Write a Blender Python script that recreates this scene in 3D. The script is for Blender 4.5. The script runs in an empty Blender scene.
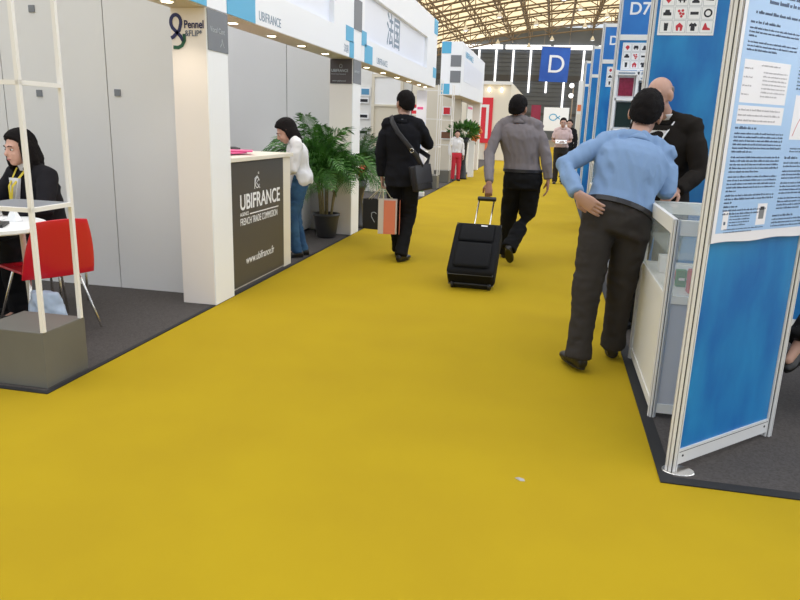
import bpy, bmesh, math, random
from mathutils import Vector as V, Matrix, noise, Euler
random.seed(7)
S = bpy.context.scene
COL = S.collection
PI = math.pi

# ---------------------------------------------------------------- materials
MT = {}
def mat(name, col, rough=.6, metal=0, bump=None, var=None, emit=0, alpha=None, sheen=0, coat=0):
    """procedural principled material. bump=(scale,strength,dist) var=(scale,colour2,stretch) """
    m = bpy.data.materials.new(name); m.use_nodes = True
    nt = m.node_tree; b = nt.nodes['Principled BSDF']
    if name.startswith(('hair','suit','trouser','shirt','cloth','denim','yellow','grey_carpet')): b.inputs['Specular IOR Level'].default_value = .15
    b.inputs['Base Color'].default_value = (*col, 1)
    b.inputs['Roughness'].default_value = rough
    b.inputs['Metallic'].default_value = metal
    if coat: b.inputs['Coat Weight'].default_value = coat
    if sheen: b.inputs['Sheen Weight'].default_value = sheen
    tc = nt.nodes.new('ShaderNodeTexCoord')
    if var:
        sc, c2, st = var
        mp = nt.nodes.new('ShaderNodeMapping'); mp.inputs['Scale'].default_value = st
        n = nt.nodes.new('ShaderNodeTexNoise'); n.inputs['Scale'].default_value = sc; n.inputs['Detail'].default_value = 4
        r = nt.nodes.new('ShaderNodeMapRange'); r.inputs[1].default_value = .35; r.inputs[2].default_value = .65
        mx = nt.nodes.new('ShaderNodeMix'); mx.data_type = 'RGBA'
        mx.inputs[6].default_value = (*col, 1); mx.inputs[7].default_value = (*c2, 1)
        nt.links.new(tc.outputs['Object'], mp.inputs[0]); nt.links.new(mp.outputs[0], n.inputs['Vector'])
        nt.links.new(n.outputs['Fac'], r.inputs[0]); nt.links.new(r.outputs[0], mx.inputs[0])
        nt.links.new(mx.outputs[2], b.inputs['Base Color'])
    if bump:
        n = nt.nodes.new('ShaderNodeTexNoise'); n.inputs['Scale'].default_value = bump[0]; n.inputs['Detail'].default_value = 3
        bp = nt.nodes.new('ShaderNodeBump'); bp.inputs['Strength'].default_value = bump[1]; bp.inputs['Distance'].default_value = bump[2]
        nt.links.new(tc.outputs['Object'], n.inputs['Vector'])
        nt.links.new(n.outputs['Fac'], bp.inputs['Height']); nt.links.new(bp.outputs[0], b.inputs['Normal'])
    if emit:
        b.inputs['Emission Color'].default_value = (*col, 1); b.inputs['Emission Strength'].default_value = emit
    if alpha is not None:
        b.inputs['Alpha'].default_value = alpha
    MT[name] = m
    return m
mat('yellow_carpet', (.452,.312,.010), .95, bump=(900,.5,.004), var=(1.6,(.425,.288,.010),(1,1,1)))
mat('grey_carpet', (.070,.062,.058), .95, bump=(700,.5,.004), var=(90,(.098,.088,.083),(1,1,1)))
mat('black_edge', (.012,.012,.013), .8)
mat('concrete', (.25,.24,.23), .8, var=(1.5,(.2,.19,.18),(1,1,1)))
mat('panel_grey', (.74,.73,.715), .55, var=(.9,(.71,.70,.69),(1,1,1)))
mat('white_paint', (.90,.90,.90), .4)
mat('cream_paint', (.84,.77,.71), .45)
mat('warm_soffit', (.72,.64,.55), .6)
mat('fascia_white', (.90,.91,.94), .35)
mat('fascia_recess', (.84,.86,.94), .3)
mat('sq_grey', (.19,.20,.22), .5)
mat('sq_teal', (.10,.43,.68), .45)
mat('sq_dark', (.075,.06,.06), .5)
mat('box_grey', (.125,.12,.105), .5, var=(2,(.15,.145,.125),(1,1,1)))
mat('tower_white', (.82,.79,.75), .4)
mat('desk_dark', (.075,.068,.06), .4)
mat('desk_cream', (.80,.74,.62), .4)
mat('ink_white', (.85,.85,.86), .5)
mat('ink_light', (.42,.45,.47), .5)
mat('ink_navy', (.02,.02,.10), .5)
mat('ink_green', (.01,.09,.04), .5)
mat('ink_grey', (.10,.13,.20), .5)
mat('ink_sign', (.20,.27,.36), .5)
mat('ink_black', (.02,.02,.025), .6)
mat('ink_red', (.55,.03,.05), .6)
mat('ink_text', (.055,.075,.16), .7)
mat('ink_textlight', (.40,.38,.45), .7)
mat('blue_board', (.006,.13,.42), .38, var=(2.6,(.018,.24,.54),(1.6,1.6,.7)))
mat('sign_blue', (.045,.27,.64), .4, var=(1.4,(.02,.16,.50),(1,1,1)))
mat('banner_blue', (.012,.07,.36), .5, var=(.9,(.02,.12,.50),(1,1,1)))
mat('aluminium', (.70,.69,.68), .4, 0)
mat('groove', (.06,.06,.06), .7)
mat('poster_blue', (.36,.55,.86), .35)
mat('poster_white', (.82,.81,.88), .35)
mat('paper_white', (.85,.85,.85), .6)
mat('paper_pink', (.75,.10,.28), .5)
mat('counter_white', (.80,.79,.75), .4)
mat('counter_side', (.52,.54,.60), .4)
mat('red_plastic', (.62,.010,.025), .3, coat=.3)
mat('red_box', (.60,.02,.03), .4)
mat('chrome', (.75,.72,.68), .2, 1)
mat('black_plastic', (.012,.012,.013), .45)
mat('suitcase_cloth', (.010,.010,.011), .8, bump=(500,.3,.002))
mat('leather', (.018,.016,.018), .4)
mat('suit_black', (.010,.010,.013), .85, bump=(300,.2,.001))
mat('suit_dark', (.014,.013,.016), .85, bump=(300,.2,.001))
mat('suit_brownblack', (.016,.013,.011), .85, bump=(300,.2,.001))
mat('trouser_black', (.009,.009,.010), .85)
mat('trouser_grey', (.038,.033,.030), .85, bump=(300,.2,.001))
mat('shirt_blue', (.205,.31,.49), .75, bump=(60,.15,.004))
mat('shirt_greybrown', (.20,.175,.18), .75, bump=(60,.15,.004))
mat('shirt_pink', (.62,.46,.44), .8)
mat('cloth_white', (.72,.71,.72), .8, bump=(40,.15,.004))
mat('cloth_red', (.55,.04,.06), .8)
mat('denim', (.03,.075,.16), .85, bump=(300,.2,.001), var=(6,(.05,.12,.22),(1,1,1)))
mat('shoe_black', (.010,.009,.009), .35)
mat('sock_beige', (.48,.40,.32), .9)
mat('skin', (.50,.29,.215), .55)
mat('skin_tan', (.36,.18,.12), .55)
mat('skin_pale', (.66,.38,.29), .5)
mat('hair_black', (.008,.006,.006), .75, bump=(160,.8,.006))
mat('hair_brown', (.020,.010,.009), .5, bump=(60,.6,.01))
mat('hair_grey', (.22,.20,.19), .7)
mat('eye_white', (.7,.68,.65), .3)
mat('lips', (.42,.14,.12), .5)
mat('lanyard_yellow', (.62,.48,.03), .6)
mat('leaf', (.022,.095,.014), .4, var=(10,(.10,.27,.045),(1,1,1)))
mat('leaf_dark', (.012,.05,.012), .45, var=(10,(.05,.15,.03),(1,1,1)))
mat('cane', (.16,.13,.05), .6, var=(30,(.28,.22,.10),(1,1,4)))
mat('pot_dark', (.035,.034,.034), .4)
mat('soil', (.03,.02,.012), .95)
mat('flower_red', (.7,.02,.02), .5)
mat('flower_orange', (.75,.20,.07), .6)
mat('bag_paper', (.62,.55,.48), .6)
mat('bag_orange', (.72,.20,.10), .6)
mat('bag_cord', (.62,.55,.33), .7)
mat('wood_brown', (.16,.07,.035), .6)
mat('steel_brown', (.26,.20,.14), .6)
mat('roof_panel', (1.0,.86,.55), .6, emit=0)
mat('far_wall', (.10,.118,.145), .7, var=(.25,(.13,.148,.18),(.3,.3,3)))
mat('far_wall_dark', (.07,.072,.08), .7)
mat('light_strip', (.95,.97,1.0), .5, emit=1.3)
mat('lamp_glow', (1.0,.86,.62), .5, emit=9)
mat('lamp_rim', (.8,.8,.78), .3, .5)
mat('wall_cream', (.72,.66,.54), .6)
mat('wall_white', (.78,.77,.74), .55)
mat('sign_red', (.66,.02,.035), .5)
mat('green_box', (.06,.22,.05), .6)
mat('pic_red', (.20,.008,.03), .4, var=(40,(.30,.02,.06),(1,1,1)))
mat('pic_green', (.006,.02,.012), .4)
mat('pic_dark', (.008,.008,.012), .4)
mat('pic_blue', (.10,.30,.50), .4)
mat('litter', (.40,.38,.36), .5)
def glassmat():
    m = bpy.data.materials.new('glass'); m.use_nodes = True; b = m.node_tree.nodes['Principled BSDF']
    b.inputs['Base Color'].default_value = (.80,.88,.86,1); b.inputs['Roughness'].default_value = .03
    b.inputs['Alpha'].default_value = .22; b.inputs['Specular IOR Level'].default_value = .6
    MT['glass'] = m
glassmat()
def thin(name, col, a):
    m = mat(name, col, .3, alpha=a); return m
thin('film_blue', (.50,.60,.75), .75)
# roof panels are translucent skylight sheeting lit from above
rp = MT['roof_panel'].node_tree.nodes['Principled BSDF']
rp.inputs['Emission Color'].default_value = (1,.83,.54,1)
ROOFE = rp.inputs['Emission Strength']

# ---------------------------------------------------------------- mesh builder
class MB:
    def __init__(s): s.v=[]; s.f=[]; s.m=[]; s.mats=[]; s.cur=0
    def mt(s, name):
        if name not in s.mats: s.mats.append(name)
        s.cur = s.mats.index(name); return s
    def add(s, vs, fs):
        if not s.mats: s.mt('white_paint')
        o=len(s.v); s.v += [V(x) for x in vs]
        for f in fs: s.f.append([o+i for i in f]); s.m.append(s.cur)
        return s
    def box(s, x0,x1,y0,y1,z0,z1, M=None):
        vs=[V((x,y,z)) for z in (z0,z1) for y in (y0,y1) for x in (x0,x1)]
        if M: vs=[M@v for v in vs]
        return s.add(vs, [(0,2,3,1),(4,5,7,6),(0,1,5,4),(2,6,7,3),(0,4,6,2),(1,3,7,5)])
    def bbox(s, x0,x1,y0,y1,z0,z1, r=.005, M=None):
        """box with chamfered edges"""
        bm=bmesh.new(); bmesh.ops.create_cube(bm,size=1)
        for v in bm.verts: v.co=V(((x0+x1)/2+v.co.x*(x1-x0),(y0+y1)/2+v.co.y*(y1-y0),(z0+z1)/2+v.co.z*(z1-z0)))
        bmesh.ops.bevel(bm,geom=bm.edges[:],offset=r,segments=2,affect='EDGES',profile=.6)
        return s.bm(bm,M)
    def bm(s,bm,M=None):
        bm.verts.ensure_lookup_table()
        vs=[(M@v.co if M else v.co.copy()) for v in bm.verts]
        for i,v in enumerate(bm.verts): v.index=i
        fs=[[v.index for v in f.verts] for f in bm.faces]; bm.free()
        return s.add(vs,fs)
    def ell(s, c, r, M=None, n=14):
        bm=bmesh.new(); bmesh.ops.create_uvsphere(bm,u_segments=n+2,v_segments=n,radius=1)
        T=Matrix.Translation(V(c))@(M.to_4x4() if M else Matrix())@Matrix.Diagonal((*r,1))
        return s.bm(bm,T)
    def loft(s, secs, n=16, cap=True):
        """secs: list of (centre, side vector, front vector, rx, ry)"""
        vs=[];fs=[]
        for c,a,b,rx,ry in secs:
            for k in range(n):
                t=2*PI*k/n; vs.append(V(c)+a*(rx*math.cos(t))+b*(ry*math.sin(t)))
        for i in range(len(secs)-1):
            for k in range(n):
                k2=(k+1)%n; fs.append((i*n+k,i*n+k2,(i+1)*n+k2,(i+1)*n+k))
        if cap:
            fs.append(tuple(range(n))[::-1]); fs.append(tuple((len(secs)-1)*n+k for k in range(n)))
        return s.add(vs,fs)
    def tube(s, pts, rad, n=10, ref=None, flat=1.0, round_ends=True):
        pts=[V(p) for p in pts]
        if not isinstance(rad,(list,tuple)): rad=[rad]*len(pts)
        ref=V(ref) if ref else None; secs=[]
        for i,p in enumerate(pts):
            d=(pts[min(i+1,len(pts)-1)]-pts[max(i-1,0)]).normalized()
            r0=ref or (V((0,0,1)) if abs(d.z)<.9 else V((0,1,0)))
            a=d.cross(r0).normalized(); b=a.cross(d).normalized()
            if round_ends and i==0:
                secs.append((p-d*rad[0]*.8,a,b,rad[0]*.45,rad[0]*.45*flat))
            secs.append((p,a,b,rad[i],rad[i]*flat))
            if round_ends and i==len(pts)-1:
                secs.append((p+d*rad[i]*.8,a,b,rad[i]*.45,rad[i]*.45*flat))
        return s.loft(secs,n)
    def bar(s,p0,p1,w,h=None):
        return s.tube([p0,p1],w*.7071,4,round_ends=False) if h is None else s.tube([p0,p1],w*.7071,4,round_ends=False,flat=h/w)
    def lathe(s, prof, c=(0,0,0), n=28):
        c=V(c); return s.loft([(c+V((0,0,z)),V((1,0,0)),V((0,1,0)),r,r) for r,z in prof],n)
    def quad(s,a,b,c,d): return s.add([a,b,c,d],[(0,1,2,3)])
    def prism(s, poly, M, th):
        """poly = 2D outline (x,y) in plane of M, extruded along M's z by th"""
        n=len(poly); vs=[M@V((x,y,0)) for x,y in poly]+[M@V((x,y,th)) for x,y in poly]
        fs=[tuple(range(n))[::-1],tuple(range(n,2*n))]+[(i,(i+1)%n,n+(i+1)%n,n+i) for i in range(n)]
        return s.add(vs,fs)
    def text(s, txt, size, M, ext=.001, align='LEFT', sx=1.0, bold=0):
        cu=bpy.data.curves.new('t','FONT'); cu.body=txt; cu.size=size; cu.extrude=ext; cu.align_x=align; cu.offset=bold
        o=bpy.data.objects.new('t',cu); COL.objects.link(o)
        dg=bpy.context.evaluated_depsgraph_get(); me=bpy.data.meshes.new_from_object(o.evaluated_get(dg))
        vs=[M@V((v.co.x*sx,v.co.y,v.co.z)) for v in me.vertices]; fs=[tuple(p.vertices) for p in me.polygons]
        bpy.data.objects.remove(o); bpy.data.curves.remove(cu); bpy.data.meshes.remove(me)
        return s.add(vs,fs)
    def mesh(s, name, off=V((0,0,0)), smooth=False):
        me=bpy.data.meshes.new(name); me.from_pydata([v-off for v in s.v],[],s.f)
        for m in s.mats: me.materials.append(MT[m])
        for p,i in zip(me.polygons,s.m): p.material_index=i; p.use_smooth=smooth
        me.update(); return me
    def build(s, name, parent=None, smooth=False, bevel=0, local=False, origin=None, fixn=True):
        if parent is not None:
            off=V((0,0,0)) if local else worldorg(parent)
            if s.v and bevel is not None and not local and parent['_sub'] if '_sub' in parent else False: pass
        else:
            if origin is None:
                xs=[v.x for v in s.v]; ys=[v.y for v in s.v]; zs=[v.z for v in s.v]
                origin=V(((min(xs)+max(xs))/2,(min(ys)+max(ys))/2,min(zs)))
            off=V(origin)
        me=s.mesh(name,off,smooth)
        if fixn:
            bm=bmesh.new(); bm.from_mesh(me); bmesh.ops.recalc_face_normals(bm,faces=bm.faces[:]); bm.to_mesh(me); bm.free()
        o=bpy.data.objects.new(name,me); COL.objects.link(o)
        if parent is not None: o.parent=parent
        else: o.location=off
        if bevel:
            b=o.modifiers.new('b','BEVEL'); b.width=bevel; b.segments=2; b.limit_method='ANGLE'
        return o
    def remesh(s, vox, smooth=3, wrinkle=None):
        me=s.mesh('tmp'); bm=bmesh.new(); bm.from_mesh(me); bmesh.ops.recalc_face_normals(bm,faces=bm.faces[:]); bm.to_mesh(me); bm.free()
        o=bpy.data.objects.new('tmp',me); COL.objects.link(o)
        r=o.modifiers.new('r','REMESH'); r.mode='VOXEL'; r.voxel_size=vox
        if smooth: q=o.modifiers.new('s','SMOOTH'); q.iterations=smooth; q.factor=.5
        dg=bpy.context.evaluated_depsgraph_get(); m2=bpy.data.meshes.new_from_object(o.evaluated_get(dg))
        bpy.data.objects.remove(o); bpy.data.meshes.remove(me)
        out=MB(); out.mats=list(s.mats[:1]); out.cur=0
        vs=[v.co.copy() for v in m2.vertices]
        if wrinkle:
            amp,sc,st=wrinkle
            for i,v in enumerate(m2.vertices):
                p=V((v.co.x*st[0]+v.co.z*.7,v.co.y*st[1],v.co.z*st[2]-v.co.x*.5))*sc
                q=noise.noise(p+V((3,1,7))*.7)+.5*noise.noise(p*2.1)
                q=1-2*abs(q) if q<.5 else -q
                vs[i]=v.co+v.normal*(amp*q)
        out.add(vs,[tuple(p.vertices) for p in m2.polygons])
        bpy.data.meshes.remove(m2); return out
def worldorg(o):
    v=V(o.location)
    while o.parent: o=o.parent; v+=V(o.location)
    return v
def tag(o, label=None, cat=None, group=None, kind=None):
    if label: o['label']=label
    if cat: o['category']=cat
    if group: o['group']=group
    if kind: o['kind']=kind
    return o
def thing(name, loc, label, cat, group=None, rz=0):
    o=bpy.data.objects.new(name,None); COL.objects.link(o); o.empty_display_size=.1
    o.location=V(loc); o.rotation_euler=(0,0,rz); return tag(o,label,cat,group)
def copy_tree(o, parent=None):
    c=o.copy(); COL.objects.link(c); c.parent=parent
    for ch in [x for x in bpy.data.objects if x.parent==o]: copy_tree(ch,c)
    return c
def frame(o,x,n):
    """matrix with local x along x, z along n (outward), y up"""
    x=V(x).normalized(); n=V(n).normalized(); y=n.cross(x)
    M=Matrix((x,y,n)).transposed().to_4x4(); M.translation=V(o); return M
def FX(y,z,x): return frame((x,y,z),(0,1,0),(1,0,0))        # on a face looking along +X (towards the aisle from the left)
def FY(x,z,y): return frame((x,y,z),(1,0,0),(0,-1,0))       # on a face looking towards the camera side

# ---------------------------------------------------------------- camera
cam=bpy.data.cameras.new('camera'); co=bpy.data.objects.new('camera',cam); COL.objects.link(co); S.camera=co
M3=Matrix(((0.977,0.083,-0.197),(0.211,-0.236,0.949),(0.032,-0.968,-0.248)))
fw=V((-90/687,2683/687,1)).normalized()      # straight down, in image axes (x right, y down, z forward)
a0=V((153,-171,687)).normalized(); a0=(a0-fw*a0.dot(fw)).normalized()
rt=a0.cross(-fw)
W=Matrix((rt,a0,-fw))                        # world = W @ image axes
cx=W@V((1,0,0)); cy=W@V((0,-1,0)); cz=W@V((0,0,-1))
mw=Matrix((cx,cy,cz)).transposed().to_4x4(); mw.translation=V((0,0,1.45)); co.matrix_world=mw
cam.sensor_width=36; cam.lens=687/800*36; cam.clip_end=400; cam.clip_start=.05
S.view_settings.view_transform='Standard'; S.view_settings.look='None'; S.view_settings.gamma=1
S.view_settings.use_curve_mapping=False; S.view_settings.exposure=0.0

# ================================================================ SETTING
def struct(name, b, **k):
    o=b.build(name,**k); o['kind']='structure'; return o
b=MB().mt('concrete'); b.box(-40,40,-12,100,-.2,-.012); struct('floor',b)
b=MB().mt('yellow_carpet'); b.box(-9,9,-6,2.96,-.010,0)
b.box(-2.62,.72,2.96,60,-.010,0)
tag(b.build('aisle_carpet'),'bright yellow needle felt carpet running down the aisle between the stands','carpet')
def booth_carpet(x0,x1,y0,y1,side,label,kw=.035):
    r=thing('booth_carpet',((x0+x1)/2,(y0+y1)/2,0),label,'carpet')
    MB().mt('grey_carpet').box(x0,x1,y0,y1,.0008,.005).build('pile',r)
    e=MB().mt('black_edge')
    e.box(x0,x1,y0-kw,y0,.0008,.006)
    if side=='L': e.box(x1,x1+kw,y0-kw,y1,.0008,.006)
    else: e.box(x0-kw,x0,y0-kw,y1,.0008,.006)
    e.build('edging_tape',r)
booth_carpet(-9,-2.535,2.975,48,'L','dark grey booth carpet with black edge tape left of the yellow aisle',.03)
booth_carpet(.635,9,2.90,40,'R','dark grey booth carpet with wide black edge tape right of the yellow aisle',.06)

# hall: far wall, side walls, roof
b=MB().mt('far_wall'); b.box(-40,40,100,100.4,0,14.6)
b.mt('far_wall_dark'); b.box(-40,40,99.9,100,7.7,8.5); b.box(-40,40,99.9,100,3.2,3.6)
for z in [4.6+.55*i for i in range(14)]: b.box(-40,40,99.94,100,z,z+.05)
struct('wall_back',b)
n=0
for i in range(-9,12):
    b=MB().mt('light_strip'); x=.9+i*2.33; top=11.7
    b.box(x-.13,x+.13,99.75,99.9,6.2 if i%3 else 4.0,top); n+=1; struct('window_or_fill_%d'%n,b)
for x0,x1 in ((-13,-7.6),(-7.2,-1.2),(-.8,4.5),(5,11)):
    b=MB().mt('light_strip'); b.box(x0,x1,99.6,99.9,11.8,12.35); n+=1; struct('window_or_fill_%d'%n,b)
b=MB().mt('far_wall'); b.box(-40.4,-40,-12,100.4,0,12); struct('wall_left',b)
b=MB().mt('far_wall'); b.box(40,40.4,-12,100.4,0,12); struct('wall_right',b)
mat('side_fill_glow',(.86,.93,1.0),.5,emit=3.2)
for y0 in range(-10,98,12):  # unseen glowing panels added on the right to brighten the aisle-facing stand fronts
    n+=1; b=MB().mt('side_fill_glow'); b.box(39.9,39.98,y0,y0+10.5,3.2,10.8); struct('window_or_fill_%d'%n,b)
def roofz(x): return 15.8-.0042*(x-14)**2
mat('roof_sheet_near',(.8,.8,.8),.6,emit=1.35)  # unseen near roof glows whiter than the far sheeting to keep the light neutral
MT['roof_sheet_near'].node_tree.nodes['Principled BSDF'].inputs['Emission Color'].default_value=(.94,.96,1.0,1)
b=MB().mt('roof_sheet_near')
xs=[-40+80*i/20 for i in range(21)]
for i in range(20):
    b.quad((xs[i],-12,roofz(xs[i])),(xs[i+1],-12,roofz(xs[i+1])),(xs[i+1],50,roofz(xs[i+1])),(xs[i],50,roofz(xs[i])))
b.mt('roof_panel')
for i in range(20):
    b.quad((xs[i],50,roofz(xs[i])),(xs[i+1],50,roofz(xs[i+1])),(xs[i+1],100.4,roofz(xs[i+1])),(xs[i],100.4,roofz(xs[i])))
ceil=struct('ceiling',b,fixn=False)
# arched lattice trusses
tr=None
for k,y in enumerate([57,62,67,72,77.5,83,89,95]):
    lab='brown steel lattice truss arching under the pale roof sheeting'
    if tr is None:
        b=MB().mt('steel_brown'); y0=0; xs=[-30+2.4*i for i in range(26)]
        P=lambda x,d: V((x,0,roofz(x)-.15-d))
        for i in range(25):
            for d,w in ((0,.13),(1.5,.13)): b.bar(P(xs[i],d),P(xs[i+1],d),w)
            b.bar(P(xs[i],0),P(xs[i],1.5),.07)
            b.bar(P(xs[i],0) if i%2 else P(xs[i],1.5),P(xs[i+1],1.5) if i%2 else P(xs[i+1],0),.075)
            b.bar(P(xs[i],1.5)+V((0,.5,.7)),P(xs[i+1],1.5)+V((0,.5,.7)),.08)
        tr=b.build('roof_truss',origin=(0,0,12)); o=tr
    else: o=tr.copy(); COL.objects.link(o)
    o.location=V((0,y,12)); tag(o,lab,'truss','arched trusses under the hall roof')
pu=None
for k,x in enumerate([-12,-9,-6.3,-4,-1.5,1.2,4.0,6.6,9.5,13]):
    b=MB().mt('steel_brown')
    z=roofz(x)-.5; b.bar((x,52,z),(x,100,z),.15); b.bar((x,52,z-.9),(x,100,z-.9),.12)
    yy=52
    while yy<98: b.bar((x,yy,z),(x,yy+2,z-.9),.08); b.bar((x,yy+2,z-.9),(x,yy+4,z),.08); yy+=4
    tag(b.build('roof_purlin'),'brown steel beam running lengthwise below the pale roof sheeting','beam','lengthwise beams under the hall roof')
# hanging hall lamps
lp=None
for i,(x,y) in enumerate([(-9,70),(-5.5,66),(-2.5,74),(0,62),(-7,84),(-1,88),(2.4,80),(1.5,68),(4.2,74),(-3.8,92),(-10.5,90),(3.8,92)]):
    if lp is None:
        r=thing('hall_lamp',(0,0,0),'bell shaped hall lamp hanging between the roof trusses','lamp','bell lamps hanging between the roof trusses')
        MB().mt('lamp_rim').lathe([(.05,.5),(.12,.35),(.26,.1),(.32,0)]).build('shade',r,smooth=True)
        MB().mt('light_strip').ell((0,0,.04),(.22,.22,.10)).build('bulb',r,smooth=True)
        MB().mt('steel_brown').tube([(0,0,.5),(0,0,1.2)],.02,6).build('rod',r)
        lp=r; o=r
    else: o=copy_tree(lp)
    o.location=V((x,y,roofz(x)-1.5-1.75))

# ================================================================ LEFT STANDS
# booth back partition facing the camera (Y = 9)
def part_wall(name,x0,x1,y0,y1,z1,m,label,seams=()):
    r=thing(name,((x0+x1)/2,(y0+y1)/2,0),label,'partition')
    s=sorted([x0]+list(seams)+[x1])
    for a,c in zip(s,s[1:]):
        MB().mt(m).box(a+.004,c-.004,y0,y1,0.006,z1).build('panel',r)
    if seams: MB().mt('groove').box(x0,x1,y0+.01,y1-.01,.006,z1-.01).build('joint_core',r)
    return r
part_wall('partition_wall',-6.6,-2.82,9.0,9.08,2.95,'panel_grey','tall pale grey partition with one thin seam behind the palm',(-5.5,-4.5,-3.5))
w=part_wall('partition_wall',-6.6,-2.80,5.15,5.20,2.95,'panel_grey','pale grey partition with thin seams behind the display tower and red chair',(-5.5,-4.5,-3.53))
for x,z in ((-4.16,2.25),(-4.16,1.60),(-3.44,1.62)):
    MB().mt('sq_grey').bbox(x-.027,x+.027,5.14,5.15,z-.027,z+.027,.003).build('hinge_plate',w)
part_wall('partition_wall',-6.7,-6.62,3,9.08,2.95,'panel_grey','pale grey side partition behind the white table stand')
# pillars
def pillar(y0,y1,label,x0=-2.785):
    r=thing('booth_pillar',(-2.65,(y0+y1)/2,0),label,'pillar')
    MB().mt('cream_paint').bbox(x0,-2.512,y0,y1,0.006,2.215,.004).build('shaft',r)
    MB().mt('white_paint').box(-2.512,-2.502,y0+.002,y1,.006,2.215).build('cladding',r)
    return r
p1=pillar(4.87,5.20,'cream white stand pillar with a looped knot emblem at its top, left of the dark counter')
p2=pillar(8.70,9.06,'cream white stand pillar with a dark sign at its top, behind the tall palm',-2.81)
# pillar 1 signs: knot emblem and lettering on the front face
e=MB().mt('ink_navy')
M=FY(-2.815,0,4.868)
def arc(cx,cz,rx,rz,a0,a1,n=16): return [(cx+rx*math.cos(math.radians(a0+(a1-a0)*i/n)),cz+rz*math.sin(math.radians(a0+(a1-a0)*i/n))) for i in range(n+1)]
def strip(bd,pts,w,M,th=.002):
    L=[];R=[]
    for i,p in enumerate(pts):
        q0=pts[max(i-1,0)];q1=pts[min(i+1,len(pts)-1)]; d=V((q1[0]-q0[0],q1[1]-q0[1])).normalized()
        L.append((p[0]-d.y*w,p[1]+d.x*w)); R.append((p[0]+d.y*w,p[1]-d.x*w))
    for i in range(len(pts)-1):
        bd.prism([L[i],R[i],R[i+1],L[i+1]],M,th)
strip(e,[(.125,1.985),(.105,2.02),(.045,2.075)]+arc(.072,2.115,.040,.050,205,-25)+[(.098,2.06),(.05,2.015),(.03,2.005)],.0125,M)
e.mt('ink_green'); strip(e,[(.135,2.035),(.135,1.99),(.115,1.955),(.085,1.94),(.045,1.942)],.0125,M)
e.build('knot_emblem',p1)
t=MB().mt('ink_navy'); t.text('Pennel',.076,FY(-2.680,2.075,4.867),sx=.78,bold=.0015)
t.build('lettering',p1)
t=MB().mt('ink_grey'); t.text('&FLIP*',.058,FY(-2.675,2.02,4.867),sx=.85,bold=.0005)
t.build('small_lettering',p1)
q=MB().mt('sq_grey'); q.box(-2.502,-2.495,4.875,5.198,1.93,2.212); q.build('grey_sign',p1)
t=MB().mt('ink_light'); t.text('Vocal Cant',.055,FX(4.91,2.06,-2.4945),sx=.95)
for x0 in (5.06,): strip(t,[(0,0),(.03,.03),(.03,.06)],.003,FX(x0,1.965,-2.4945)); strip(t,[(.03,.06),(.045,.03),(.065,0)],.003,FX(x0,1.965,-2.4945))
t.build('sign_lettering',p1)
# pillar 2 sign
q=MB().mt('sq_dark'); q.box(-2.80,-2.515,8.692,8.70,1.92,2.212); q.build('dark_sign',p2)
t=MB().mt('ink_light'); t.text('UBIFRANCE',.048,FY(-2.785,2.06,8.691),sx=.88,bold=.0006)
t.text('French Trade Commission',.021,FY(-2.785,2.028,8.691),sx=.85); t.text('www.ubifrance.fr',.026,FY(-2.77,1.945,8.691))
strip(t,arc(.0,.0,.018,.022,0,360),.002,FY(-2.66,2.13,8.691)); t.build('sign_lettering',p2)
q=MB().mt('sq_grey'); q.box(-2.502,-2.495,8.70,9.058,1.93,2.212); q.build('grey_sign',p2)
t=MB().mt('ink_light'); t.text('UBIFRANCE',.045,FX(8.73,2.06,-2.4945)); t.build('sign_lettering',p2)

def fascia(y0,y1,label,squares,ry0,ry1,big=None,lights=()):
    r=thing('booth_fascia',(-2.65,(y0+y1)/2,2.22),label,'fascia')
    b=MB().mt('fascia_white'); X=-2.50
    # frame round a recessed light panel
    z0,zr0,zr1,z1=2.222,2.52,3.09,3.53
    b.box(-2.78,X,y0,y1,z0,zr0); b.box(-2.78,X,y0,y1,zr1,z1)
    b.box(-2.78,X,y0,ry0,zr0,zr1); b.box(-2.78,X,ry1,y1,zr0,zr1)
    b.build('casing',r)
    MB().mt('fascia_recess').box(-2.70,-2.56,ry0,ry1,zr0,zr1).build('recessed_panel',r)
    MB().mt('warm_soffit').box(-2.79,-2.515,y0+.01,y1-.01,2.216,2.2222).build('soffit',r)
    for (a,c,d,e,m) in squares:
        MB().mt(m).box(X,X+.006,a,c,d,e).build('coloured_square',r)
    if big: big(r)
    for y in lights:
        l=MB().mt('lamp_rim').loft([(V((-2.65,y,2.2155)),V((1,0,0)),V((0,1,0)),.055,.055),(V((-2.65,y,2.209)),V((1,0,0)),V((0,1,0)),.050,.050)],20).build('downlight',r)
        MB().mt('lamp_glow').loft([(V((-2.65,y,2.210)),V((1,0,0)),V((0,1,0)),.040,.040),(V((-2.65,y,2.206)),V((1,0,0)),V((0,1,0)),.038,.038)],20).build('bulb',l)
    return r
def big1(r):
    t=MB().mt('ink_sign'); t.text('UBIFRANCE',.108,FX(5.80,2.262,-2.499),sx=.88); t.build('lettering',r)
    t=MB().mt('ink_sign'); t.text('法国',.10,FX(8.28,2.27,-2.499)); t.build('small_lettering',r)
def big2(r):
    t=MB().mt('ink_sign'); t.text('法国',.50,FX(10.68,2.65,-2.559),sx=.95,bold=.006); t.build('large_lettering',r)
    t=MB().mt('ink_sign'); t.text('UBIFRANCE',.120,FX(9.88,2.265,-2.499),sx=1.05); t.build('lettering',r)
fascia(3.42,9.06,'white header over the first stand with blue square and small black lettering',
  [(4.52,4.87,2.222,2.57,'sq_teal'),(5.20,5.72,2.222,2.41,'sq_teal'),(8.36,8.68,2.40,2.57,'sq_teal'),(8.52,8.70,2.222,2.41,'sq_teal'),(8.70,9.055,2.57,2.93,'sq_grey'),(4.87,5.2,2.57,2.93,'sq_grey')],
  5.3,7.9,big1,(3.9,4.6,5.62,6.44,7.25,8.04))
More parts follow.
